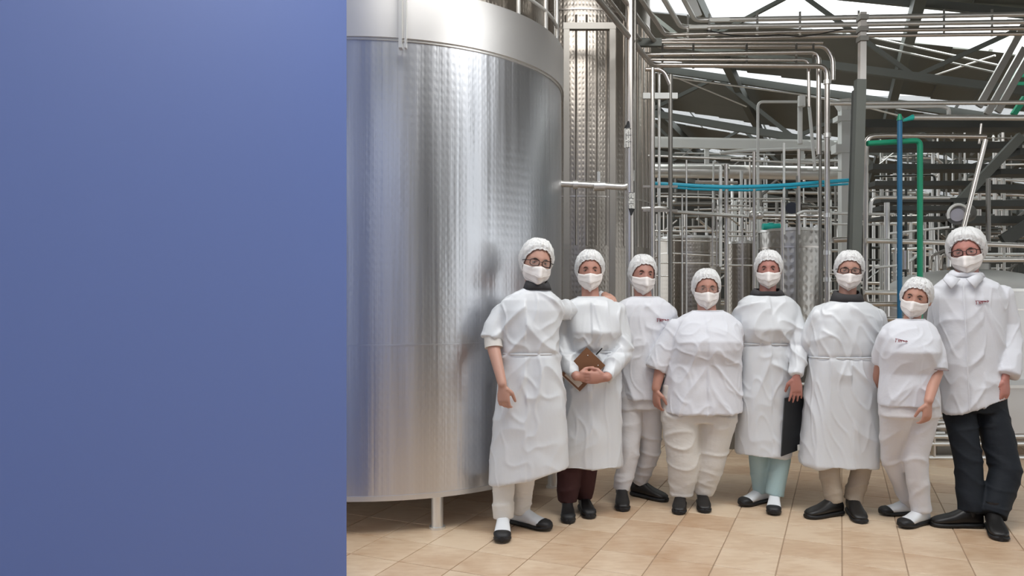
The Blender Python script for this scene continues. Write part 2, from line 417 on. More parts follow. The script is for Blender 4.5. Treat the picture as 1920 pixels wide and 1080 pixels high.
TC = (-.95, 5.72); TR = 1.325
t1 = thing('process_tank', 'huge brushed steel tank on short legs filling the picture behind the leftmost person', 'tank', (TC[0], TC[1], 0))
obj('shell', cyl_uv(TC, TR, .225, 2.95, 160, 1), M['tank'], t1)
obj('collar', ring_band(TC, TR-.03, TR+.018, 2.94, 3.24, 160), M['band'], t1)
obj('seam', ring_band(TC, TR, TR+.008, 2.925, 2.945, 160), M['steel_pale'], t1)
obj('seam', ring_band(TC, TR-.01, TR+.004, 1.12, 1.128, 160), M['tank'], t1)
obj('bottom_rim', ring_band(TC, TR-.03, TR+.006, .205, .235, 160), M['band'], t1)
obj('upper_shell', cyl_uv(TC, TR-.10, 3.24, 5.6, 120, 1), M['tank2'], t1)
for t in (-127, -67, -8, 52, 112, 172):
    p = (TC[0]+(TR-.06)*math.cos(math.radians(t)), TC[1]+(TR-.06)*math.sin(math.radians(t)))
    g = G().tube([(p[0], p[1], .012), (p[0], p[1], .24)], .037, 20); g.tube([(p[0], p[1], 0), (p[0], p[1], .014)], .05, 20)
    obj('leg', g, M['steel_pale'], t1)
# hand rail over the collar
rail = thing('tank_railing', 'curved tube handrail with posts standing on the collar of the huge tank', 'railing', (TC[0], TC[1]-TR, 3.24))
pts = [(TC[0]+(TR-.03)*math.cos(t), TC[1]+(TR-.03)*math.sin(t), 3.42+.02*math.sin(3*t)) for t in np.linspace(math.radians(-95), math.radians(10), 40)]
obj('handrail', G().tube(pts, .012, 10), M['zinc'], rail)
for t in (-88, -72, -56, -40, -24, -8, 6):
    p = (TC[0]+(TR-.03)*math.cos(math.radians(t)), TC[1]+(TR-.03)*math.sin(math.radians(t)))
    obj('post', G().tube([(p[0], p[1], 3.2), (p[0], p[1], 4.1)], .014, 10), M['steel_pale'], rail)
cab = G().box((TC[0]+.30, TC[1]-TR-.03, 3.16), (.02, .05, .60)); cab.box((TC[0]+.33, TC[1]-TR-.035, 3.16), (.012, .035, .60))
obj('bracket', cab, M['steel_pale'], t1, sharp=20)

TC2 = (.64, 7.75); TR2 = .78
t2 = thing('ribbed_tank', 'tall ribbed steel tank standing just right of the huge tank', 'tank', (TC2[0], TC2[1], 0))
obj('shell', cyl_uv(TC2, TR2, .35, 5.6, 120, 1), M['tank2'], t2)
for z in (4.1, 2.35): obj('seam', ring_band(TC2, TR2, TR2+.008, z, z+.015, 120), M['steel'], t2)
for k in range(24):
    t = math.radians(-165+k*7.2)
    p = (TC2[0]+(TR2+.002)*math.cos(t), TC2[1]+(TR2+.002)*math.sin(t))
    obj('rib', G().tube([(p[0], p[1], 1.9+.0*k), (p[0], p[1], 4.05)], .010, 8), M['tank2'], t2)
for t in (-110, -40, 30, 130):
    p = (TC2[0]+(TR2-.06)*math.cos(math.radians(t)), TC2[1]+(TR2-.06)*math.sin(math.radians(t)))
    obj('leg', G().tube([(p[0], p[1], 0), (p[0], p[1], .37)], .04, 16), M['steel'], t2)
fr = thing('post_frame', 'tall square tube frame standing in front of the ribbed tank', 'frame', tuple(W(1110, 560, 6.6)*np.array((1, 1, 0))))
for x in (1062, 1148): 
    p = W(x, 50, 6.6); obj('post', G().beam((p[0], p[1], 0), p, .05, .05), M['steel_mid'], fr, sharp=20)
obj('rail', G().beam(W(1056, 50, 6.6), W(1154, 50, 6.6), .056, .056), M['steel_mid'], fr, sharp=20)

def small_tank(x0, x1, ytop, Y, label, m, name='steel_tank', zb=.3, dome=0, lid=True):
    R = (x1-x0)/2/F*Y; c = W((x0+x1)/2, ytop, Y+R); zt = c[2]; c = (c[0], Y+R)
    r = thing(name, label, 'tank', (c[0], c[1], 0))
    obj('shell', cyl_uv(c, R, zb, zt, 72, 1), m, r)
    obj('rim', ring_band(c, R-.02, R+.012, zt-.015, zt+.012, 72), M['steel_pale'], r)
    obj('rim', ring_band(c, R-.01, R+.008, zt-.19, zt-.175, 72), M['steel'], r)
    if dome:
        g = G(); rings = []
        for k in range(9):
            e = math.pi/2*k/9; an = np.arange(64)*2*math.pi/64
            rings.append(np.stack([c[0]+R*math.cos(e)*np.cos(an), c[1]+R*math.cos(e)*np.sin(an), np.full(64, zt+dome*math.sin(e))], 1))
        g.loft(rings, False, True); obj('lid', g, M['zinc'], r)
        g = G(); g.tube([(c[0], c[1], zt+dome-.02), (c[0], c[1], zt+dome+.05)], R*.3, 32); obj('hatch', g, M['steel_dark'], r)
    elif lid:
        g = G(); g.tube([(c[0], c[1], zt), (c[0], c[1], zt+.03)], R*.55, 40); obj('hatch', g, M['steel_pale'], r)
        for t in range(0, 360, 30):
            p = (c[0]+R*.8*math.cos(math.radians(t)), c[1]+R*.8*math.sin(math.radians(t)))
            obj('clamp', G().tube([(p[0], p[1], zt), (p[0], p[1], zt+.06)], .015, 8), M['steel_pale'], r)
    for t in (-120, -60, 60, 120):
        p = (c[0]+(R-.05)*math.cos(math.radians(t)), c[1]+(R-.05)*math.sin(math.radians(t)))
        obj('leg', G().tube([(p[0], p[1], 0), (p[0], p[1], zb+.02)], .03, 10), M['steel'], r)
    return r
small_tank(1424, 1542, 434, 7.6, 'dimpled jacketed steel tank behind the fifth person from the left', M['jacket'], 'jacketed_tank')
small_tank(1362, 1418, 456, 8.2, 'narrow smooth steel tank left of the dimpled tank', M['tank2'])
small_tank(1232, 1352, 448, 8.6, 'wide brownish steel tank behind the third and fourth persons', M['tank2'])
small_tank(1660, 1960, 545, 6.9, 'low wide steel tank with a bright domed lid behind the rightmost person', M['band'], 'domed_tank', .35, .22)

# ------------------------------------------------------------------ pipes
def fillet(P, r, k=6):
    P = [np.array(p, float) for p in P]; out = [P[0]]
    for i in range(1, len(P)-1):
        a = P[i-1]-P[i]; b = P[i+1]-P[i]; rr = min(r, .45*np.linalg.norm(a), .45*np.linalg.norm(b))
        p0 = P[i]+nz(a)*rr; p1 = P[i]+nz(b)*rr
        for t in np.linspace(0, 1, k): out.append((1-t)**2*p0+2*t*(1-t)*P[i]+t*t*p1)
    out.append(P[-1]); return out
def pw(pts, rpx, Yr=None):
    return [W(*p) for p in pts], rpx*(Yr or pts[0][2])/F
def pipe(root, pts, rpx, m='steel', name='pipe', pre=None, clamps=0):
    P, r = pw(pts, rpx)
    if pre is not None: P = [P[0]+pre]+P
    P = fillet(P, r*4); o = obj(name, G().tube(P, r, 12), M[m], root)
    for k in range(clamps):
        q0, q1 = P[-2], P[-1]; t = (k+.5)/clamps; c = q0+(q1-q0)*t; d = nz(q1-q0)
        obj('coupling', G().tube([c-d*.02, c+d*.02], r*1.28, 12), M['steel_pale'], root)
    return o
def rack(name, label, cat, px, py, Y): 
    p = W(px, py, Y); return thing(name, label, cat, tuple(p))
back_ = lambda L, up=0: -A*L+np.array((0, 0, up))

ra = rack('overhead_pipe_rack', 'bank of long parallel steel pipes crossing below the roof at top right', 'pipes', 1600, 60, 7)
pipe(ra, [(1303, 38, 7.2), (1960, 26, 7.2)], 4.6, 'steel_pale', pre=back_(4.5))
pipe(ra, [(1276, 51, 7.1), (1960, 40, 7.1)], 4.6, 'steel_pale', pre=back_(4.5))
pipe(ra, [(1247, 66, 7.0), (1560, 58, 7.0), (1960, 52, 7.0)], 4.0, 'steel', pre=back_(4.5))
pipe(ra, [(1226, 76, 6.9), (1560, 68, 6.9), (1960, 63, 6.9)], 3.6, 'steel', pre=back_(4.5))
pipe(ra, [(1205, 80, 6.8), (1543, 80, 6.8)], 2.6, 'steel', pre=back_(4.5))
for (x, y0) in ((1290, 30), (1330, 28), (1420, 26), (1500, 24), (1610, 22), (1770, 20), (1860, 20)):
    obj('bracket', G().beam(W(x, y0, 7.25), W(x, y0+46, 7.0), .02, .03), M['steel_pale'], ra, sharp=20)
lb = obj('arrow_label', G().beam(W(1330, 37.2, 7.165), W(1368, 36.5, 7.165), .005, .035), M['label_white'], ra, sharp=20)
lb = obj('arrow_label', G().beam(W(1292, 50.5, 7.065), W(1326, 50, 7.065), .005, .03), M['label_white'], ra, sharp=20)
rb = rack('bent_pipe_rack', 'lower bank of steel pipes that turn down into tall vertical legs', 'pipes', 1400, 110, 6.7)
pipe(rb, [(1235, 88, 6.9), (1548, 87, 6.9), (1562, 110, 6.9), (1562, 150, 6.9)], 4.0, pre=back_(4))
pipe(rb, [(1206, 103, 6.7), (1535, 98, 6.7), (1535, 290, 6.7)], 4.2, pre=back_(3.5))
pipe(rb, [(1212, 112, 6.65), (1516, 113, 6.65), (1517, 200, 6.65)], 3.0, pre=back_(3.5))
pipe(rb, [(1222, 122, 6.6), (1551, 124, 6.6), (1551, 856, 6.6)], 4.8, pre=back_(3.5))
pipe(rb, [(1538, 210, 6.7), (1538, 852, 6.7)], 2.8, 'steel_dark')
for y in (150, 250, 400, 470, 520): obj('coupling', G().tube([W(1551, y, 6.6), W(1551, y+8, 6.6)], .032, 12), M['steel_pale'], rb)
obj('support_bar', G().beam(W(1195, 80, 6.75), W(1240, 80, 6.75), .05, .07), M['beam'], rb, sharp=20)
for x in (1242, 1300, 1400, 1493, 1525): obj('bracket', G().beam(W(x, 84, 6.8), W(x, 126, 6.6), .02, .03), M['steel_dark'], rb, sharp=20)

rc = rack('standing_pipes', 'group of tall vertical pipes standing right beside the ribbed tank', 'pipes', 1235, 600, 6.4)
pipe(rc, [(1223, 861, 6.5), (1223, 128, 6.5)], 5.2)
pipe(rc, [(1236, 852, 6.7), (1236, 128, 6.7)], 2.6, 'steel_pale')
pipe(rc, [(1257, 861, 6.5), (1257, 140, 6.5)], 4.2, 'steel_dark')
pipe(rc, [(1210, 130, 6.5), (1244, 130, 6.5), (1257, 160, 6.5)], 4.0)
pipe(rc, [(1203, 391, 6.5), (1248, 389, 6.5), (1262, 397, 6.6), (1400, 406, 7.2)], 3.4, 'steel_pale')
pipe(rc, [(1420, 404, 7.3), (1545, 405, 7.0)], 3.2, 'steel_pale')
pipe(rc, [(1494, 402, 7.0), (1505, 396, 7.0), (1540, 396, 7.0)], 2.6, 'zinc')
obj('valve', G().ball(W(1412, 404, 7.25), .05, 16, 10).ball(W(1424, 404, 7.25), .04, 16, 10).tube([W(1412, 392, 7.25), W(1412, 415, 7.25)], .018, 10), M['steel_pale'], rc)
for y in (180, 350, 395): obj('cross_bar', G().beam(W(1205, y, 6.5), W(1270, y, 6.5), .03, .05 if y == 180 else .02), M['zinc' if y == 180 else 'steel'], rc, sharp=20)

rd = rack('label_pipe', 'thick vertical pipe with two black arrow labels in front of the ribbed tank', 'pipe', 1181, 640, 5.9)
pipe(rd, [(1181, 892, 5.9), (1181, -20, 5.9)], 8.2, 'steel')
pipe(rd, [(1190, 886, 6.0), (1190, 16, 6.0), (1190, -20, 6.0)], 4, 'steel_dark')
pipe(rd, [(1046, 344, 5.9), (1110, 347, 5.9), (1172, 351, 5.9), (1184, 343, 5.9), (1184, 320, 5.9)], 6.2, 'steel_pale')
obj('tee', G().tube([W(1113, 349, 5.9), W(1134, 349, 5.9)], .038, 16).tube([W(1123, 349, 5.9), W(1123, 322, 5.9)], .014, 10), M['steel_pale'], rd)
obj('coupling', G().tube([W(1074, 346, 5.9), W(1083, 346, 5.9)], .037, 16), M['steel_pale'], rd)
obj('flange', G().tube([W(1046, 344, 5.9), W(1052, 344, 5.9)], .04, 16), M['steel_pale'], rd)
def arrow_label(x, y0, y1, up):
    r = 8.6*5.9/F; c = W(x, 0, 5.9); an = np.radians(np.linspace(-150, -30, 9))
    def half(za, zb, m, nm, taper=False, par=rd):
        rows = []
        for z, s in ((za, 1), (zb, .12 if taper else 1)):
            a2 = (an+math.pi/2)*s-math.pi/2
            rows.append(np.stack([c[0]+r*np.cos(a2), c[1]+r*np.sin(a2), np.full(9, z)], 1))
        inn = [q*np.array((1, 1, 1)) for q in rows]
        g = G(); V = np.concatenate(rows); g.add(V, [(j, j+1, 9+j+1, 9+j) for j in range(8)])
        return obj(nm, g, M[m], par, sharp=60)
    zt = W(x, y0, 5.9)[2]; zb = W(x, y1, 5.9)[2]; tip = .055
    if up:
        p = half(zb, zt-tip, 'label_white', 'label'); half(zt-tip, zt, 'black', 'arrow_tip', True, p); z0, z1 = zb, zt-tip
    else:
        p = half(zb+tip, zt, 'label_white', 'label'); half(zb+tip, zb, 'black', 'arrow_tip', True, p); z0, z1 = zb+tip, zt
    g = G(); rr = random.Random(3)     # three framed lines of small vertical print, not legible in the photograph
    for q in range(3):
        u0 = z0+(z1-z0)*(q*.34+.02); u1 = z0+(z1-z0)*(q*.34+.27)
        for s in np.arange(u0, u1, .011):
            for cx in (-.016, .0, .014):
                if rr.random() < .75: g.box((c[0]+cx, c[1]-r-.0005+abs(cx)*.25, s), (.010*rr.uniform(.5, 1), .0015, .0045))
        g.box((c[0], c[1]-r-.0004, u1+.004), (.045, .0015, .003))
    obj('print', g, M['black'], p, sharp=20)
arrow_label(1177, 229, 278, True); arrow_label(1182, 362, 405, False)

# cable tray, duct and the blue hose
rt = rack('cable_tray', 'long white cable tray running level below the far skylight', 'tray', 1390, 268, 9.5)
obj('side_panel', G().beam(W(1210, 268, 9.5), W(1600, 276, 9.5), .05, .11), M['zinc'], rt, sharp=20)
obj('side_panel', G().beam(W(1210, 262, 9.9), W(1600, 270, 9.9), .05, .08), M['zinc'], rt, sharp=20)
for x in range(1230, 1590, 24): obj('rung', G().beam(W(x, 270, 9.5), W(x, 266, 9.9), .03, .02), M['zinc'], rt, sharp=20)
for x in (1325, 1503): obj('hanger', G().beam(W(x, 275, 9.6), W(x, 330, 9.6), .05, .05), M['zinc'], rt, sharp=20)
rdu = rack('insulated_duct', 'thick pale insulated pipe running level under the cable tray', 'pipe', 1380, 320, 9.2)
obj('pipe', G().tube([W(1200, 320, 9.2), W(1352, 322, 9.2)], .085, 24), M['steel_pale'], rdu)
obj('pipe', G().tube([W(1364, 322, 9.2), W(1600, 326, 9.2)], .085, 24), M['steel_pale'], rdu)
obj('coupling', G().tube([W(1351, 322, 9.2), W(1365, 322, 9.2)], .065, 24), M['steel'], rdu)
rh = rack('blue_hose', 'bright blue hose pair sagging across the middle of the pipework', 'hose', 1390, 350, 6.9)
obj('hose', G().tube([W(1222, 344, 6.9), W(1260, 346, 6.9), W(1310, 349, 6.9), W(1360, 351, 6.9), W(1420, 350, 6.9), W(1480, 347, 6.9), W(1540, 342, 6.9), W(1590, 338, 7.0)], .019, 10), M['hose_blue'], rh)
obj('hose', G().tube([W(1225, 348, 7.1), W(1300, 355, 7.1), W(1400, 357, 7.1), W(1500, 351, 7.1), W(1590, 345, 7.1)], .011, 8), M['hose_blue'], rh)

ru = rack('white_frame_pipe', 'white painted pipe bent into a tall square arch left of the blue pipe', 'pipe', 1422, 470, 8)
pipe(ru, [(1421, 620, 8), (1421, 191, 8), (1508, 191, 8)], 2.6, 'zinc')
pipe(ru, [(1500, 185, 8), (1500, 270, 8)], 4.5, 'zinc'); pipe(ru, [(1516, 185, 8), (1528, 320, 8)], 3, 'zinc')
obj('valve', G().tube([W(1503, 180, 7.9), W(1503, 200, 7.9)], .04, 10), M['zinc'], ru)

rg = rack('green_pipe', 'green painted pipe that drops vertically beside the blue one', 'pipe', 1700, 270, 6.2)
pipe(rg, [(1626, 269, 6.2), (1700, 265, 6.2), (1725, 263, 6.2), (1725, 876, 6.2)], 5.2, 'pipe_green')
rbl = rack('blue_pipe', 'dark blue vertical pipe with a green cap standing behind the shortest person', 'pipe', 1687, 220, 6.1)
pipe(rbl, [(1687, 881, 6.1), (1687, 222, 6.1)], 4.6, 'pipe_blue')
obj('cap', G().tube([W(1687, 226, 6.1), W(1687, 214, 6.1)], [.025, .012], 12), M['pipe_green'], rbl)

rr_ = rack('right_pipe_bank', 'thick pale horizontal pipes crossing in front of the dark stair treads', 'pipes', 1750, 230, 7)
pipe(rr_, [(1555, 194, 7.2), (1960, 192, 7.2)], 4.2, 'steel_pale')
pipe(rr_, [(1620, 201, 7.4), (1765, 199, 7.4), (1779, 203, 7.4), (1779, 222, 7.4)], 3.6, 'zinc')
pipe(rr_, [(1712, 220, 7.0), (1960, 221, 7.0)], 5.6, 'steel_pale')
obj('cone', G().tube([W(1712, 220, 7.0), W(1694, 226, 7.0)], [.028, .012], 12), M['teal'], rr_)
pipe(rr_, [(1848, 256, 6.5), (1660, 254, 6.5), (1624, 256, 6.5), (1622, 560, 6.5), (1640, 548+50, 6.5), (1700, 598, 6.5)], 4.4, 'steel')
pipe(rr_, [(1562, 450, 6.6), (1610, 448, 6.6)], 5, 'steel')
pipe(rr_, [(1624, 451, 6.4), (1770, 455, 6.4), (1960, 462, 6.4)], 4.8, 'steel_pale')
pipe(rr_, [(1840, 487, 6.4), (1960, 486, 6.4)], 5, 'steel_pale')
pipe(rr_, [(1632, 400, 6.6), (1634, 370, 6.6), (1780, 371, 6.6)], 3.2, 'steel_pale')
pipe(rr_, [(1620, 548, 6.3), (1700, 549, 6.3)], 4.5, 'steel_pale'); pipe(rr_, [(1620, 570, 6.4), (1700, 570, 6.4)], 4.5, 'steel')
pipe(rr_, [(1668, 438, 6.6), (1780, 426, 6.4)], 2.2, 'zinc'); pipe(rr_, [(1640, 502, 6.5), (1700, 496, 6.5)], 2.2, 'zinc')
pipe(rr_, [(1560, 400, 6.9), (1676, 402, 6.9)], 2.6, 'zinc'); pipe(rr_, [(1560, 420, 6.9), (1650, 421, 6.9)], 2.0, 'zinc')
pipe(rr_, [(1848, 262, 6.3), (1806, 430, 6.3)], 4.2, 'steel'); pipe(rr_, [(1836, 270, 6.6), (1840, 232, 6.6)], 2.2)
pipe(rr_, [(1853, 335, 6.7), (1853, 470, 6.7)], 4.2, 'steel_dark'); pipe(rr_, [(1663, 380, 6.9), (1663, 600, 6.9)], 5, 'steel_pale')
pipe(rr_, [(1779, 500, 6.3), (1779, 465, 6.3)], 4, 'steel_pale')
obj('filter', G().tube([W(1698, 470, 6.3), W(1698, 505, 6.3)], .028, 16), M['steel'], rr_)
for x in (1770, 1790, 1804): pipe(rr_, [(x-26, 505, 6.35), (x-24, 480, 6.4), (x, 470, 6.7)], 3, 'steel')

# leaning column
rcol = rack('leaning_column', 'tall grey steel column leaning in front of the pipes behind the sixth person', 'column', 1604, 560, 6.3)
obj('post', G().beam(W(1613, 150, 6.2), W(1592, 875, 6.2), .078, .06), M['beam'], rcol, sharp=20)
obj('post', G().beam(W(1617, 24, 6.2), W(1616, 150, 6.2), .05, .05), M['steel'], rcol, sharp=20)
obj('web', G().beam(W(1605, 170, 6.32), W(1583, 869, 6.32), .05, .05), M['beam_dark'], rcol, sharp=20)
for y in (34, 56, 74): obj('clamp', G().box(W(1617, y, 6.2), (.07, .08, .04)), M['steel_dark'], rcol, sharp=20)
rw = rack('white_column', 'white pillar with a flared head between the square arch and the leaning column', 'column', 1583, 560, 9)
obj('shaft', G().beam(W(1583, 200, 9), W(1583, 777, 9), .11, .11), M['zinc'], rw, sharp=20)
obj('bracket', G().box(W(1583, 224, 9), (.22, .14, .06)), M['zinc'], rw, sharp=20)
obj('bracket', G().box(W(1583, 280, 9), (.26, .14, .10)), M['zinc'], rw, sharp=20)
obj('head', G().tube([W(1583, 208, 9), W(1583, 190, 9)], [.07, .14], 8), M['zinc'], rw)

# steel staircase / mezzanine treads on the right
st = rack('steel_staircase', 'dark open steel staircase with broad treads behind the right pipes', 'staircase', 1800, 420, 9)
for (x0, x1, y, h, Y) in ((1612, 1960, 236, 15, 8.6), (1620, 1902, 276, 13, 8.4), (1898, 1960, 288, 12, 8.4), (1626, 1862, 316, 10, 8.2), (1862, 1960, 325, 10, 8.2),
                          (1630, 1830, 347, 9, 8.0), (1840, 1960, 354, 10, 8.0), (1640, 1810, 378, 8, 7.8), (1800, 1960, 384, 11, 7.8), (1640, 1790, 393, 9, 7.7), (1800, 1960, 414, 14, 7.6), (1640, 1780, 411, 6, 7.6)):
    obj('tread', G().beam(W(x0, y, Y), W(x1, y, Y), .26, h*Y/F), M['beam_dark'], st, sharp=20)
obj('stringer', G().beam(W(1915, 255, 7.7), W(1790, 388, 7.7), .05, .09), M['beam'], st, sharp=20)
obj('stringer', G().beam(W(1960, 402, 7.3), W(1880, 452, 7.3), .05, .12), M['beam_dark'], st, sharp=20)
for (x0, y0, x1, y1) in ((1930, 30, 1835, 200), (1920, 90, 1850, 215), (1960, 50, 1870, 210)):
    obj('handrail', G().beam(W(x0, y0, 8), W(x1, y1, 8), .03, .07), M['steel_pale'], st, sharp=20)
gs = rack('green_ladder', 'green painted lattice ladder at the upper right edge', 'ladder', 1900, 170, 9)
for (x0, y0, x1, y1) in ((1935, 100, 1870, 190), (1950, 140, 1900, 215)): obj('stile', G().beam(W(x0, y0, 9), W(x1, y1, 9), .05, .06), M['pipe_green'], gs, sharp=20)
for k in range(5): obj('rung', G().beam(W(1885+k*10, 172-k*15, 9), W(1940, 172-k*15, 9), .03, .04), M['pipe_green'], gs, sharp=20)

# motor with round gauge face
mo = rack('agitator_motor', 'round dark motor with a dial face above the rightmost person', 'motor', 1797, 420, 6.6)
obj('casing', G().tube([W(1795, 403, 6.5), W(1812, 400, 6.9)], .085, 28), M['steel_dark'], mo)
obj('face', G().tube([W(1795, 403, 6.49), W(1795, 403, 6.47)], .055, 24), M['steel'], mo)
an = np.linspace(math.radians(0), math.radians(200), 14); c = W(1797, 403, 6.46)
obj('guard', G().tube([(c[0]+.09*math.cos(t), c[1], c[2]+.09*math.sin(t)) for t in an], .012, 8), M['zinc'], mo)
m2 = rack('small_motor', 'dark blue round motor over the dimpled tank', 'motor', 1484, 390, 7.7)
obj('casing', G().tube([W(1484, 390, 7.7), W(1490, 390, 8.1)], .06, 20), mat('navy motor paint', (.02, .025, .045), .5), m2)
obj('fins', G().tube([W(1500, 388, 7.8), W(1512, 388, 7.8)], .045, 16), M['steel_dark'], m2)
tv = rack('teal_valve', 'small teal valve on top of the dimpled tank', 'valve', 1446, 432, 7.8)
obj('body', G().tube([W(1430, 425, 7.8), W(1462, 425, 7.8)], .035, 14), M['teal'], tv); obj('stem', G().tube([W(1445, 418, 7.8), W(1445, 434, 7.8)], .03, 12), M['teal'], tv)

# low stainless equipment behind the rightmost person
eq = thing('wash_table', 'low stainless steel cabinet with tube rails at the right edge behind the rightmost person', 'table', tuple(Gd(1860, 862)))
obj('body', G().box(W(1885, 762, 6.75), (.72, .5, .40)), M['band'], eq, sharp=20)
obj('top', G().box(W(1885, 718, 6.72), (.76, .58, .025)), M['steel_pale'], eq, sharp=20)
for (x0, x1, y) in ((1740, 1960, 818), (1740, 1960, 832), (1740, 1960, 858)): obj('rail', G().tube([W(x0, y, 6.5), W(x1, y, 6.5)], .022, 10), M['steel_pale'], eq)
for x in (1750, 1950): obj('leg', G().tube([W(x, 700, 6.5), W(x, 860, 6.5)], .02, 10), M['steel'], eq)
pn = thing('pump_unit', 'small pump with round fittings glimpsed between the two rightmost persons', 'pump', tuple(Gd(1762, 850)))
obj('body', G().tube([W(1745, 800, 6.8), W(1775, 800, 6.8)], .07, 20), M['steel'], pn)
for y in (780, 792, 812): obj('fitting', G().tube([W(1745, y, 6.7), W(1770, y, 6.7)], .018, 10), M['steel_pale'], pn)
obj('base', G().box(W(1760, 838, 6.8), (.2, .3, .12)), M['steel_dark'], pn, sharp=20)

# dense far pipework, welded into a few networks
def network(label, x0, x1, y0, y1, Y0, Y1, nh, nv, nd, seed, tones, px, py):
    nh = int(nh*1.6); nv = int(nv*1.5); nd = int(nd*1.4)
    r = random.Random(seed); root = rack('pipe_network', label, 'pipework', px, py, (Y0+Y1)/2)
    pick = lambda: r.choice(tones)
    for k in range(nh):
        Y = r.uniform(Y0, Y1); y = r.uniform(y0, y1); a = r.uniform(x0, x0+(x1-x0)*.6); b = min(x1, a+r.uniform(.25, 1)*(x1-x0))
        pts = [(a, y, Y), (b, y+r.uniform(-4, 4), Y)]
        if r.random() < .45: pts.append((b+1, y+r.uniform(25, 110), Y))
        pipe(root, pts, r.choice((1.1, 1.5, 1.9, 2.4, 3.0)), pick())
    for k in range(nv):
        Y = r.uniform(Y0, Y1); x = r.uniform(x0, x1); a = r.uniform(y0, y0+(y1-y0)*.5); b = min(y1+60, a+r.uniform(.3, 1)*(y1-y0))
        pipe(root, [(x, a, Y), (x+r.uniform(-1, 1), b, Y)], r.choice((1.2, 1.7, 2.2, 3.0)), pick())
        if r.random() < .5:
            yy = r.uniform(a, b); obj('fitting', G().ball(W(x, yy, Y), r.uniform(.018, .035), 10, 6), M['steel_pale'], root)
    for k in range(nd):
        Y = r.uniform(Y0, Y1); x = r.uniform(x0, x1); y = r.uniform(y0, y1); L = r.uniform(20, 60)
        d = r.choice((-1, 1, 1)); pipe(root, [(x, y, Y), (x+L, y-d*L*.8, Y+.6)], r.choice((1.2, 1.8, 2.6)), pick())
    return root
T_mid = ('steel', 'steel', 'steel_pale', 'steel_dark', 'zinc'); T_dk = ('steel_dark', 'steel', 'beam_dark', 'zinc', 'steel_pale')
network('tangle of thin pipes between the standing pipes and the square arch', 1212, 1425, 290, 640, 8.7, 11.5, 26, 20, 12, 1, T_mid, 1320, 560)
network('tangle of pipes above and behind the dimpled tank', 1425, 1600, 290, 640, 8.6, 11.5, 20, 14, 8, 2, T_mid, 1510, 560)
network('dark dense pipework behind the blue and green pipes', 1600, 1760, 255, 640, 8.9, 12, 30, 22, 16, 3, T_dk, 1680, 560)
network('pipework seen through the stair treads at the right edge', 1750, 1960, 235, 560, 8.9, 12, 26, 18, 18, 4, T_dk, 1850, 500)
network('far pale pipework just under the dark roof', 1212, 1620, 285, 420, 13, 17, 22, 14, 12, 5, ('zinc', 'steel_pale', 'steel_dark', 'beam_dark'), 1420, 400)
# measured thin pipes in front of the small tanks
rf = rack('fence_pipes', 'grid of thin straight pipes directly behind the third and fourth persons', 'pipes', 1320, 560, 7.2)
for (x0, y0, x1, y1, q) in ((1225, 433, 1420, 435, 1.8), (1228, 451, 1362, 453, 1.3), (1345, 442, 1420, 443, 1.5), (1237, 493, 1340, 494, 1.4), (1330, 497, 1412, 498, 1.8), (1260, 475, 1345, 480, 1.4),
                            (1228, 517, 1260, 518, 1.3), (1215, 292, 1370, 298, 2), (1370, 300, 1525, 306, 2), (1335, 372, 1480, 373, 1.6), (1345, 385, 1405, 386, 1.6), (1230, 368, 1330, 370, 1.6)):
    pipe(rf, [(x0, y0, 7.3), (x1, y1, 7.3)], q, 'steel_pale')
for (x, y0, y1, q, m) in ((1279, 365, 640, 1.7, 'steel_pale'), (1287, 300, 640, 1.7, 'steel_pale'), (1351, 311, 500, 3.4, 'zinc'), (1362, 308, 620, 4, 'steel'), (1336, 380, 500, 1.6, 'steel'),
                          (1344, 386, 500, 1.4, 'steel'), (1392, 406, 560, 1.6, 'steel'), (1414, 285, 640, 3.2, 'steel'), (1470, 268, 440, 2.4, 'zinc'), (1498, 280, 440, 3, 'steel'), (1236, 300, 640, 1.6, 'zinc'), (1467, 380, 560, 2.8, 'steel'), (1495, 330, 640, 2.6, 'steel_dark')):
    pipe(rf, [(x, y1, 7.1), (x, y0, 7.1)], q, m)
pipe(rf, [(1350, 287, 8.5), (1390, 283, 8.5), (1540, 278, 8.3)], 3.2, 'zinc')
# dark base of machinery that stands on the floor behind the group
mb_ = thing('machine_skid', 'dark low machinery base running along the floor behind the whole group', 'machine', (2.5, 7.1, 0))
obj('base_beam', G().beam((1.5, 7.05, .12), (3.35, 7.05, .12), .22, .24), M['steel_dark'], mb_, sharp=20)
obj('panel', G().beam((1.5, 7.2, .62), (3.35, 7.2, .62), .05, .80), M['steel_dark'], mb_, sharp=20)
for k in range(9): obj('post', G().tube([(1.55+k*.22, 7.03, .2), (1.55+k*.22, 7.03, 1.02)], .022, 10), M['steel' if k % 2 else 'steel_pale'], mb_)
for z in (.35, .6, .85): obj('rail', G().tube([(1.5, 6.99, z), (3.35, 6.99, z)], .018, 10), M['steel_pale'], mb_)
lw = thing('low_partition', 'long dark steel partition on the floor at the far side of the pipework', 'partition', (5, 12.6, 0))
for k in range(10): obj('panel', G().beam((1.4+k*.9, 12.6, .7), (2.27+k*.9, 12.6, .7), .06, 1.4), M['steel_dark'], lw, sharp=20)
cbl = thing('sagging_cable', 'thin black cable sagging along the overhead pipes at top right', 'cable', tuple(W(1450, 64, 6.8)))
obj('cable', G().tube([W(1325, 57, 6.85), W(1370, 66, 6.8), W(1420, 68, 6.8), W(1460, 65, 6.8), W(1500, 69, 6.8), W(1535, 64, 6.8), W(1580, 55, 6.8)], .005, 6), M['black'], cbl)
st2 = thing('strut_channel', 'pale flat steel channel hanging under the roof at the top centre', 'channel', tuple(W(1305, 15, 8)))
obj('plate', G().beam(W(1288, -20, 8), W(1308, 32, 8), .05, .09), M['zinc'], st2, sharp=20)

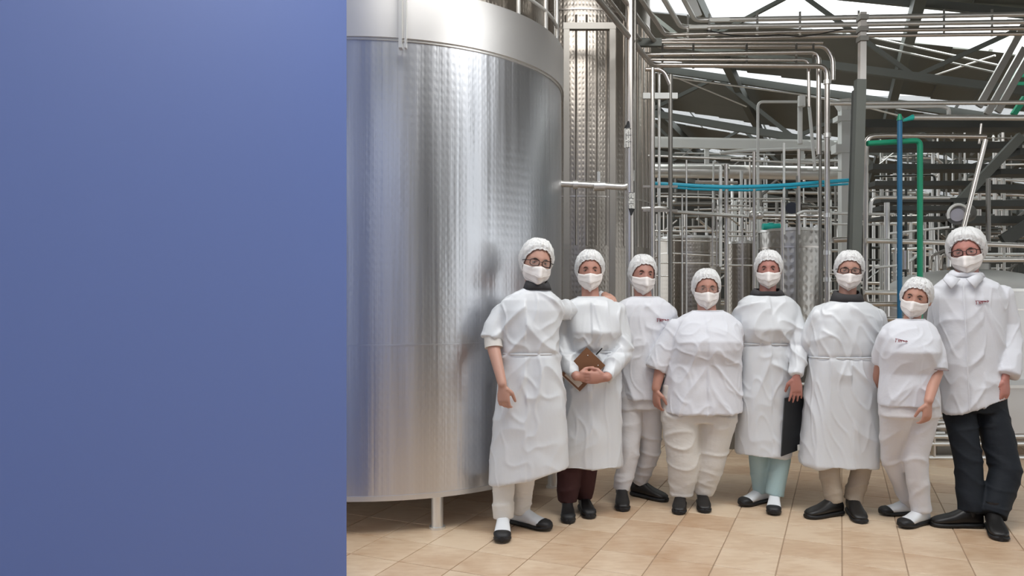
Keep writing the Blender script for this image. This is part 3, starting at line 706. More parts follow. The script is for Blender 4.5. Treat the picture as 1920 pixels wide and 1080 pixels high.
#PEOPLE
# ------------------------------------------------------------------ people
def ss(hw, hd, n=40, p=2.5):
    an = np.arange(n)*2*math.pi/n; c = np.cos(an); s = np.sin(an)
    return np.stack([hw*np.sign(c)*np.abs(c)**(2/p), hd*np.sign(s)*np.abs(s)**(2/p)], 1)
def body_rings(rings, Y, grow=0.0, n=40, shrink=1.0):
    out = []; k = Y/F
    for r in rings:
        y, xl, xr, hd = r[:4]; tilt = r[4] if len(r) > 4 else 0; dY = r[5] if len(r) > 5 else 0
        c = W((xl+xr)/2, y, Y); q = ss((xr-xl)/2*k*shrink+grow, hd*shrink+grow, n)
        z = -tilt*k*q[:, 0]/((xr-xl)*k*shrink+1e-9)
        out.append(np.stack([c[0]+q[:, 0], c[1]+dY+q[:, 1], c[2]+z], 1))
    return out
def interp_ring(rings, y):
    R = [list(r)+[0]*(6-len(r)) for r in rings]
    for a, b in zip(R, R[1:]):
        if a[0] <= y <= b[0]:
            t = (y-a[0])/(b[0]-a[0]+1e-9); return [a[i]+(b[i]-a[i])*t for i in range(6)]
    return R[-1]

def head_surf(th, e, off=0.0):
    th = np.asarray(th, float); e = np.asarray(e, float); th, e = np.broadcast_arrays(th, e)
    dx = np.cos(e)*np.sin(th); dy = np.cos(e)*np.cos(th); dz = np.sin(e)
    x = .073*dx; y = .094*dy; z = .118*dz
    low = np.clip(-dz, 0, 1)
    x = x*(1-.22*low**2.4)*(1+.05*np.clip(dz, 0, 1)); y = y+np.where(dy > 0, .016*low, .03*low)
    ed = np.degrees(e); fr = np.exp(-(th/.17)**2)*(dy > 0)
    t = np.clip((8-ed)/36, 0, 1); nose = .024*t*(1/(1+np.exp((-30-ed)*.9)))
    ey = np.exp(-((np.abs(th)-.38)/.17)**2-((ed-1)/8.)**2)*(dy > 0)
    br = np.exp(-((ed-10)/5.)**2)*(np.abs(th) < .8)*(dy > 0)
    lip = np.exp(-((ed+42)/5.)**2)*np.exp(-(th/.3)**2)*(dy > 0)
    o = off+nose*fr-.007*ey+.003*br+.004*lip
    n = np.stack([dx, dy, dz], -1)
    return np.stack([x, y, z], -1)+n*np.asarray(o)[..., None]

class Head:
    def __init__(s, c, yaw, roll, pitch, sc):
        ya, ro, pi_ = map(math.radians, (yaw, roll, pitch))
        R = np.array((math.cos(ya), math.sin(ya), 0)); Fd = np.array((math.sin(ya), -math.cos(ya), 0)); U = np.array((0, 0, 1.))
        R, U = R*math.cos(ro)-U*math.sin(ro), U*math.cos(ro)+R*math.sin(ro)
        Fd, U = Fd*math.cos(pi_)-U*math.sin(pi_), U*math.cos(pi_)+Fd*math.sin(pi_)
        s.m = np.array([R, Fd, U]); s.c = np.array(c); s.s = sc
    def __call__(s, p): return s.c+s.s*(np.asarray(p, float)@s.m)
def patch(H, th, e, off):
    """grid of directions -> world positions, shape (ne, nt, 3)"""
    return H(head_surf(th, e, off).reshape(-1, 3)).reshape(th.shape+(3,))
def grid_mesh(g, P, closed=False):
    ne, nt = P.shape[:2]; Fc = []
    for i in range(ne-1):
        for j in range(nt if closed else nt-1):
            k = (j+1) % nt; Fc.append((i*nt+j, i*nt+k, (i+1)*nt+k, (i+1)*nt+j))
    g.add(P.reshape(-1, 3), Fc)

def hand(mb, w, d, n, sg, curl=35, sc=1.0, spread=.0, tips=None):
    """palm and five fingers; d = pointing direction, n = palm side, sg = side of the thumb along cross(d, n)"""
    w = np.array(w, float); d = nz(d); n = nz(np.array(n, float)-d*np.dot(n, d)); s_ = np.cross(d, n)*sg
    rings = []; an = np.arange(14)*2*math.pi/14
    for t, hw, ht in ((-.01, .026, .019), (.02, .031, .017), (.05, .039, .016), (.08, .041, .014), (.093, .038, .012)):
        rings.append(w+sc*(d*t)+sc*(np.outer(np.cos(an)*hw, s_)+np.outer(np.sin(an)*ht, n)))
    mb.loft(rings)
    for i, (o, L) in enumerate(((.030, .070), (.0105, .078), (-.0095, .073), (-.029, .058))):
        p = w+sc*(d*.085+s_*o); dd = nz(d+s_*(o*spread*12)); P = [p-d*.02*sc, p]; R = [.0088*sc, .0092*sc]; an_ = 0
        for q, (fl_, fr_) in enumerate(((.42, .5), (.32, 1.0), (.26, .8))):
            an_ += math.radians(curl*(fr_)+i*3); v = dd*math.cos(an_)+n*math.sin(an_)
            p = p+v*L*fl_*sc*1.05; P.append(p); R.append((.0088, .0080, .0062)[q]*sc)
        P.append(P[-1]+nz(P[-1]-P[-2])*.005*sc); R.append(.003*sc)
        mb.tube(P, R, 10)
    p = w+sc*(d*.018+s_*.022); v1 = nz(d*.62+s_*.62+n*.35); v2 = nz(d*.9+s_*.12+n*.45)
    P = [p, p+v1*.042*sc, p+v1*.042*sc+v2*.034*sc, p+v1*.042*sc+v2*.058*sc, p+v1*.042*sc+v2*.063*sc]
    mb.tube(P, [.016*sc, .0125*sc, .0105*sc, .0085*sc, .003*sc], 10)

def shoe(root, toe, yaw, style, sc=1.0):
    ya = math.radians(yaw)-math.atan2(toe[0], toe[1]); f = np.array((math.sin(ya), -math.cos(ya), 0)); r = np.array((math.cos(ya), math.sin(ya), 0)); u = np.array((0, 0, 1.))
    T = np.array(toe); white = style == 'white'; L = .285*sc
    heel = T-f*L; an = np.arange(20)*2*math.pi/20
    def sec(t, hw, z0, z1, p=2.6):
        c = np.cos(an); s = np.sin(an)
        x = hw*np.sign(c)*np.abs(c)**(2/p); z = (z0+z1)/2+(z1-z0)/2*np.sign(s)*np.abs(s)**(2/p)
        return heel+f*t*L+np.outer(x, r)+np.outer(z, u)
    g = G()
    prof = ((.0, .018, .03, .05), (.02, .030, .02, .085), (.08, .036, .02, .115), (.20, .038, .02, .125), (.34, .038, .02, .118), (.46, .041, .02, .098), (.6, .046, .02, .078), (.75, .049, .02, .066), (.88, .045, .02, .055), (.96, .033, .022, .045), (.99, .018, .026, .038))
    g.loft([sec(t, hw*sc, z0, z1*sc) for t, hw, z0, z1 in prof])
    g.tube([heel+f*.062*sc+u*.07, heel+f*.062*sc+u*.12*sc, heel+f*.06*sc+u*.165*sc], [.040*sc, .043*sc, .044*sc], 16)
    up = obj('shoe', g, M['shoe_white'] if white else M['shoe_black'], root, sharp=50)
    g = G(); rk = .012 if white else 0
    sp = ((-.01, .018), (.01, .034), (.08, .041), (.25, .041), (.42, .042), (.6, .049), (.76, .053), (.9, .048), (.98, .034), (1.01, .016))
    g.loft([sec(t, hw*sc, .0+(rk*max(0, (t-.75)/.25)), (.03 if t > .1 else .035)+(rk*max(0, (t-.75)/.25))) for t, hw in sp])
    obj('sole', g, M['black'], up, sharp=50)
    if style in ('white', 'safety'):
        g = G(); g.loft([sec(t, hw*sc, .018, z1*sc) for t, hw, z1 in ((.74, .051, .052), (.80, .052, .066), (.9, .047, .062), (.97, .035, .053), (1.005, .018, .042))])
        obj('toe_cap', g, M['black'], up, sharp=50)
    g = G()
    for k in range(5):
        t = .30+.065*k; z = (.122-.017*k)*sc; hw = .024*sc
        g.tube([heel+f*t*L-r*hw+u*(z-.006), heel+f*(t+.012)*L+u*(z+.006), heel+f*t*L+r*hw+u*(z-.006)], .0028, 6)
    q = heel+f*.27*L+u*.128*sc
    for sg in (-1, 1):
        g.tube([q, q+r*sg*.025+u*.012, q+r*sg*.04-u*.006+f*.01, q+r*sg*.02-u*.008+f*.01, q], .0022, 6)
    obj('laces', g, M['shoe_white'] if white else M['blackpl'], up)
    return heel

def logo(par, px, py, Y, sc, rot=0, front=None):
    """short dark red script word starting with a long T, as embroidered on the chest"""
    c = W(px, py, Y) if front is None else front
    S = [[(0, 1), (1.5, 1.05), (2.6, .9)], [(.35, 1), (.5, .2), (.45, -1.2)],
         [(1.5, .55), (1.7, .1), (2.1, .3), (2.3, .6), (2.1, -.3), (1.7, -.9)],
         [(2.8, .9), (2.75, .1), (2.6, -.9)], [(2.8, .8), (3.2, .9), (3.3, .4), (2.8, .3)],
         [(3.6, .9), (3.5, .1), (3.45, -.7)], [(3.6, .8), (4.1, .9), (4.2, .4), (3.6, .3)],
         [(4.4, .6), (4.9, .8), (5.2, .6), (4.9, .35), (4.5, .5), (4.7, .2), (5.4, .3)],
         [(5.7, .6), (6.1, 1.0), (6.6, .7), (6.5, .2), (6.0, 0), (5.7, .4), (5.9, .8), (6.9, .75)]]
    ro = math.radians(rot); g = G(); u = sc/7.0
    for st_ in S:
        P = []
        for (x, y) in st_:
            x = (x-3.5)*u; y = y*u*.85; P.append(c+np.array((x*math.cos(ro)+y*math.sin(ro), 0, y*math.cos(ro)-x*math.sin(ro))))
        g.tube(P, .0021, 6)
    return obj('embroidered_logo', g, M['logo'], par)

BODIES = []
def person(sp):
    Y = sp['Y']; k = Y/F; i = sp['i']
    base = np.array([W(sp['x'], 560, Y)[0], Y, 0.0])
    hx, hy = sp['head'][:2]; yaw, roll, pitch = sp['head'][2:5]; hs = sp['hs']; yaw -= math.degrees(math.atan2(base[0], Y))
    hc = W(hx, hy, Y-.03); hc = hc-np.array((math.sin(math.radians(yaw))*.09*hs, -.09*hs*math.cos(math.radians(yaw))+.03, 0))
    H = Head(hc, yaw, roll, pitch, hs)
    Wp = lambda q: W(q[0], q[1], Y+(q[2] if len(q) > 2 else 0))
    # ---- body: one continuous remeshed surface
    g = G(); nt, ne = 56, 40
    th = np.linspace(-math.pi, math.pi, nt, endpoint=False)[None, :]; e = np.linspace(-math.pi/2+.03, math.pi/2-.03, ne)[:, None]
    P = patch(H, th+0*e, e+0*th, 0); g.loft([P[j] for j in range(ne)])
    for sg in (-1, 1):
        g.ball(H((.076*sg, -.004, -.012)), (.010, .018, .032), 12, 8)
    nb = sp['rings'][0]; nk = W((nb[1]+nb[2])/2, nb[0]+10, Y); nr = .052*hs*(sp.get('neck', 1))
    g.capsule(nk-np.array((0, 0, .03)), H((0, -.012, -.055)), nr*1.12, nr, 20)
    R = body_rings(sp['rings'], Y, -.01, 32, .84); tb = [r for r, q in zip(R, sp['rings']) if q[0] < sp['hip']]
    tb[0] = tb[0]*np.array((1, 1, 1))-np.array((0, 0, .015)); g.loft(tb)
    fistdirs = []
    for a in sp['arms']:
        J = [Wp(q) for q in a['j']]; ar = a.get('ar', 1)
        for (p, q, ra_, rb_) in zip(J, J[1:], (.046*ar, .039*ar), (.038*ar, .027*ar)): g.capsule(p, q, ra_, rb_, 14)
        d = a.get('d'); d = nz(J[2]-J[1]) if d is None else nz(d)
        hand(g, J[2]+d*.012, d, a['n'], a['sg'], a.get('curl', 30), a.get('hsc', 1.0)*sp.get('hand', 1.0), a.get('spread', 0))
    heels = []; feet = []
    for (tx, ty, fy) in sp['feet']:
        T = Gd(tx, ty); ya = math.radians(fy)-math.atan2(T[0], T[1]); f = np.array((math.sin(ya), -math.cos(ya), 0)); T = T-f*.012; feet.append((T, fy, f))
    for (T, fy, f), lg in zip(feet, sp['legs']):
        an_ = T-f*.222*sp['ft']+np.array((0, 0, .09)); kn = Wp(lg[1]); hp = Wp(lg[0])
        kn[1] = (hp[1]+an_[1])/2-.02
        g.capsule(hp, kn, .075*lg[3], .052*lg[3], 16); g.capsule(kn, an_, .050*lg[3], .036, 16)
        g.capsule(an_-(0, 0, .04), T-f*.10+np.array((0, 0, .038)), .024, .017, 12); heels.append((hp, kn, an_))
    me = remesh(g, .0056, 2, .45)
    body = link_mesh('person', me, SK[i-1], None, base, sharp=None)
    tag(body, sp['label'], 'person', None); root = body
    # ---- eyes and brows
    for sg in (-1, 1):
        c = H((.030*sg, .0735, -.001)); ro = obj('eye', G().ball(c, .0118*hs, 16, 10), M['eye'], root)
        obj('iris', G().ball(H((.030*sg, .0795, -.0015)), np.array((.0062, .0068, .0062))*hs, 12, 8), M['iris'], ro)
        gl = G(); tt = np.linspace(-1.4, 1.4, 15)[None, :]
        for e0, e1 in ((14, 85), (-16, -85)):
            ee = np.radians(np.linspace(e0, e1, 8))[:, None]; q = .0130*np.stack([np.cos(ee)*np.sin(tt), np.cos(ee)*np.cos(tt), np.sin(ee)+0*tt], -1)+np.array((.030*sg, .0733, -.001))
            grid_mesh(gl, H(q.reshape(-1, 3)).reshape(q.shape))
        obj('eyelid', gl, SK[i-1], root, sharp=None)
        tb_ = [head_surf(sg*t, ee, .0012) for t, ee in ((.20, .10), (.33, .155), (.46, .16), (.60, .11))]
        tb_ = [H(q) for q in tb_]; tb_ = [q+H.m[1]*.002 for q in tb_]
        obj('eyebrow', G().tube(tb_, [.002, .0036, .0034, .0014], 8), M['brow'], root)
        lid = [H(np.array((.030*sg, .0733, -.001))+.0133*np.array((math.cos(e_)*math.sin(t), math.cos(e_)*math.cos(t), math.sin(e_)))) for t, e_ in ((-1.0, .0), (-.6, .18), (0, .25), (.6, .18), (1.0, .0))]
        obj('eyelash', G().tube(lid, [.0007, .0013, .0014, .0013, .0007], 6), M['brow'], root)
    # ---- hair, hairnet, mask
    def eb(th, f0, t0, s0, b0):
        a = np.abs(th); return np.interp(a, [0, .5, 1.0, 1.5, 2.2, math.pi], [f0, f0*.93, t0, s0, b0, b0])
    th = np.linspace(-math.pi, math.pi, 97)[:-1]; ne = 26
    b = np.radians(eb(th, 40, 22, -14, -34)); T_ = np.linspace(0, 1, ne)[:, None]
    E = math.pi/2-.02-(math.pi/2-.02-b[None, :])*T_
    gg = G(); P = patch(H, th[None, :]+0*T_, E, .004); grid_mesh(gg, P, True)
    obj('hair', gg, M['hair' if sp.get('hair', 1) else 'hair_grey'], root)
    fb = sp.get('cap', 27)+7
    b = np.radians(eb(th, fb, fb*.45, -24, -38)+1.2*np.sin(th*17+i)); E = math.pi/2-.02-(math.pi/2-.02-b[None, :])*T_
    TH = th[None, :]+0*T_; rr = np.random.RandomState(40+i); pf = sp.get('puff', 1.0)
    ph = rr.rand(6)*6.28
    rad = (np.sin(TH*11+ph[0]+np.sin(E*3+ph[1])*1.5)*.5+np.sin(TH*19+ph[2]+np.sin(E*5+ph[3])*2)*.35+np.sin(TH*31+ph[4]+E*6)*.2)
    wt = np.interp(T_, [0, .15, .7, .93, 1], [.15, .5, 1, .9, .5])
    base_ = np.interp(T_, [0, .3, .8, .92, .96, 1], [.013, .017, .017, .010, .007, .009])*pf+(.006*pf*np.exp(-((np.abs(TH)-1.6)/.5)**2))*np.sin(T_*3.14)
    P = patch(H, TH, E, base_+rad*wt*.0042*pf); P = P+.0015*rr.normal(size=P.shape)*np.array(1.0)
    gg = G(); grid_mesh(gg, P, True); net = obj('hairnet', gg, M['net'], root, sharp=None)
    so = net.modifiers.new('thickness', 'SOLIDIFY'); so.thickness = .0012; so.offset = 1
    P = patch(H, th, b+.0, .0075+.002*np.sin(th*40)); gg = G(); gg.tube(list(P)+[P[0]], .0034, 6, False); obj('elastic_band', gg, M['net'], net)
    nt, ne = 49, 26; th = np.linspace(-1.22, 1.22, nt)[None, :]; T_ = np.linspace(0, 1, ne)[:, None]
    a = np.abs(th)
    top = np.interp(a, [0, .18, .5, 1.22], [-7, -9, -12, -9]); bot = np.interp(a, [0, .5, .9, 1.22], [-68, -67, -61, -47])
    E = np.radians(top+(bot-top)*T_); TH = th+0*T_
    off = .009+.007*np.sin(np.clip(T_, 0, 1)*3.0)+.008*T_+.013*np.exp(-(TH/.34)**2)*np.exp(-((T_-.36)/.34)**2)+.004*np.exp(-(TH/.7)**2)+.0016*np.sin(T_*4*math.pi*2)*np.exp(-(TH/.9)**2)
    nse = np.interp(np.degrees(E), [-40, -28, -8, 8], [.9, 0, 0, 0])*np.exp(-(TH/.28)**2)*.012   # cloth bridges from nose tip to chin
    P = patch(H, TH, E, off+nse+.0010*np.sin(TH*9+T_*7+i)); gg = G(); grid_mesh(gg, P)
    mk = obj('face_mask', gg, M['mask'], root, sharp=None)
    so = mk.modifiers.new('thickness', 'SOLIDIFY'); so.thickness = .0015; so.offset = 1
    gg = G()
    for pl in (8, 14, 19): gg.tube(list(P[pl][4:-4]+H.m[1]*.0012), .0009, 5)
    obj('pleat', gg, M['mask'], mk)
    gg = G()
    for sg in (-1, 1):
        gg.tube([H(head_surf(sg*1.2, math.radians(-10), .010)), H(head_surf(sg*1.45, math.radians(-3), .012)), H((sg*.087, -.02, -.01)), H(head_surf(sg*1.5, math.radians(-20), .012)), H(head_surf(sg*1.2, math.radians(-33), .010))], .0013, 6)
    obj('ear_loop', gg, M['mask'], mk)
    if sp.get('glasses'):
        m = M['frame'] if sp['glasses'] == 'dark' else M['wireframe']; rf_ = .0024 if sp['glasses'] == 'dark' else .0011; gg = G(); ln = G()
        for sg in (-1, 1):
            q = ss(.0245, .0165, 24, 3.2); pts = [H((.033*sg+x, .1035-abs(.033*sg+x)**2*2.2, y-.002)) for x, y in q]
            gg.tube(pts+[pts[0]], rf_, 8, False); ln.add(pts, [tuple(range(24))])
            gg.tube([H((.058*sg, .096, .006)), H((.080*sg, .065, .004)), H((.084*sg, -.01, .0))], rf_, 6)
        gg.tube([H((-.010, .104, .002)), H((0, .107, .005)), H((.010, .104, .002))], rf_, 6)
        fr_ = obj('eyeglasses', gg, m, root); obj('lens', ln, M['lens'], fr_)
    # ---- upper garment
    g = G(); g.loft(body_rings(sp['rings'], Y, .0, 48))
    for s in sp['sleeves']:
        P = [Wp(q) for q in s['j']]; P2 = [P[0]]; R2 = [s['r'][0]*k]
        for a_, b_, ra_, rb_ in zip(P, P[1:], s['r'], s['r'][1:]):
            for t in (.33, .66, 1): P2.append(a_+(b_-a_)*t); R2.append((ra_+(rb_-ra_)*t)*k)
        g.tube(P2, R2, 20); g.ball(P[0], R2[0]*1.02, 16, 10)
    me = remesh(g, .0068, sp.get('gs', 8), .5)
    kind = sp['top']; sd = 100+i*10; zw = W(0, sp.get('waist', 660), Y)[2]; zh = W(0, sp['rings'][-1][0], Y)[2]; zt = W(0, sp['rings'][0][0], Y)[2]
    fa = sp.get('fold', 1.0)
    def fn(V, N):
        z = V[:, 2]; low = np.clip((zw-z)/max(zw-zh, .1), 0, 1); mid = np.exp(-((z-zw)/.16)**2)
        vert = wav(V, sd, (4.5, 4.5, .55)); sl = np.stack([V[:, 0]+.55*V[:, 2]*np.sign(V[:, 0]-base[0]), V[:, 1], V[:, 2]], 1); diag = ridge(sl, sd+1, (3.2, 3.2, 1.5)); fine = ridge(V, sd+2, (7, 7, 4.5))
        if kind == 'gown':
            o = .013*low*vert+.015*(diag-.2)*(1-low*.75)+.0065*(fine-.2)*(1-low*.55)
            o = o-.005*np.exp(-((z-zw)/.015)**2)
        else:
            o = .008*low*vert+.012*(diag-.2)*(.7+.3*low)+.005*(fine-.2)
        keep = np.clip((zt-z)/.06, 0, 1)
        return o*fa*keep
    displace(me, fn)
    top = link_mesh('gown' if kind == 'gown' else ('coat' if kind == 'coat' else 'tunic'), me, M['gown' if kind == 'gown' else 'cotton'], root, sharp=None)
    if kind == 'gown':
        r = interp_ring(sp['rings'], sp['waist']); rg = body_rings([r], Y, .0015)[0]
        g = G(); g.loft([rg+(0, 0, .005), rg*1.0+(0, 0, -.005)], False, False)
        tie = obj('waist_tie', g, M['gown'], top, sharp=60); so = tie.modifiers.new('thickness', 'SOLIDIFY'); so.thickness = .0015; so.offset = 1
    # neckline binding
    r = sp['rings'][0]; rg = body_rings([(r[0]+1, r[1]-1, r[2]+1, r[3]+.004)], Y, 0)[0]
    g = G(); g.tube(list(rg)+[rg[0]], .0045, 8, False); obj('neckline', g, M['gown' if kind == 'gown' else 'cotton'], top)
    if sp.get('collar'):
        r = sp['rings'][0]; g = G(); cx = (r[1]+r[2])/2; hw = (r[2]-r[1])/2; h_ = sp['collar']
        R_ = body_rings([(r[0]-h_, cx-hw*.78, cx+hw*.78, r[3]*.95, sp.get('ctilt', 0)), (r[0]-h_*.4, cx-hw*.98, cx+hw*.98, r[3]+.006), (r[0]+3, cx-hw*1.12, cx+hw*1.12, r[3]+.014)], Y)
        m2_ = [q.copy() for q in R_]; m2_[0][:, 2] -= .03*np.clip((Y-m2_[0][:, 1])/.06, 0, 1)*1.0
        g.loft(m2_, False, False); co = obj('collar', g, M['dark_collar'] if kind != 'coat' else M['cotton'], root, sharp=60)
        so = co.modifiers.new('thickness', 'SOLIDIFY'); so.thickness = .005
    for u in sp.get('undersleeves', []):
        P = [Wp(q) for q in u['j']]; obj('undersleeve', G().tube(P, [q*k for q in u['r']], 20), M['cotton_warm'], top)
    # ---- trousers
    g = G()
    for (hp, kn, an_), lg in zip(heels, sp['legs']):
        r0, r1, r2 = lg[2]; c = Wp(lg[0]); kz = kn.copy(); ak = an_.copy(); ak[2] = .085 if sp.get('short', 0) == 0 else .12
        P = []; R2 = []
        for a_, b_, ra_, rb_ in ((c, kz, r0, r1), (kz, ak, r1, r2)):
            for t in (0, .25, .5, .75): P.append(a_+(b_-a_)*t); R2.append((ra_+(rb_-ra_)*t)*k)
        P.append(ak); R2.append(r2*k); g.tube(P, R2, 22)
    (x0, y0), (x1, y1) = sp['legs'][0][0][:2], sp['legs'][1][0][:2]; r0 = sp['legs'][0][2][0]
    xm0, xm1 = min(x0, x1)-r0, max(x0, x1)+r0
    g.loft(body_rings([(sp['hip']-45, xm0+4, xm1-4, .105), (sp['hip'], xm0+1, xm1-1, .12), (sp['hip']+25, xm0, xm1, .12)], Y))
    me = remesh(g, .0078, 5, .5); bz = sp.get('bunch', .3); sd = 300+i*10
    def fn2(V, N):
        z = V[:, 2]; lw = np.clip((bz-z)/bz, 0, 1)**.8
        return .010*lw*(ridge(V, sd, (1.6, 1.6, 7.5))-.25)+.005*lw*wav(V, sd, (1.6, 1.6, 9.5))+.009*(ridge(V, sd+1, (2.6, 2.6, 4.0))-.35)*(.35+.65*np.exp(-((z-.45)/.18)**2)+lw*.5)+.004*wav(V, sd+2, (5, 5, .8))
    displace(me, fn2); link_mesh('trousers', me, M[sp['trousers']], root, sharp=None)
    for (T, fy, f) in feet: shoe(root, T, fy, sp['shoe'], sp['ft'])
    return root, top, H

L_, R_ = 1, -1   # side names in the picture plane
def arm(s, e, w_, n, sg, **k): return dict(j=[s, e, w_], n=n, sg=sg, **k)
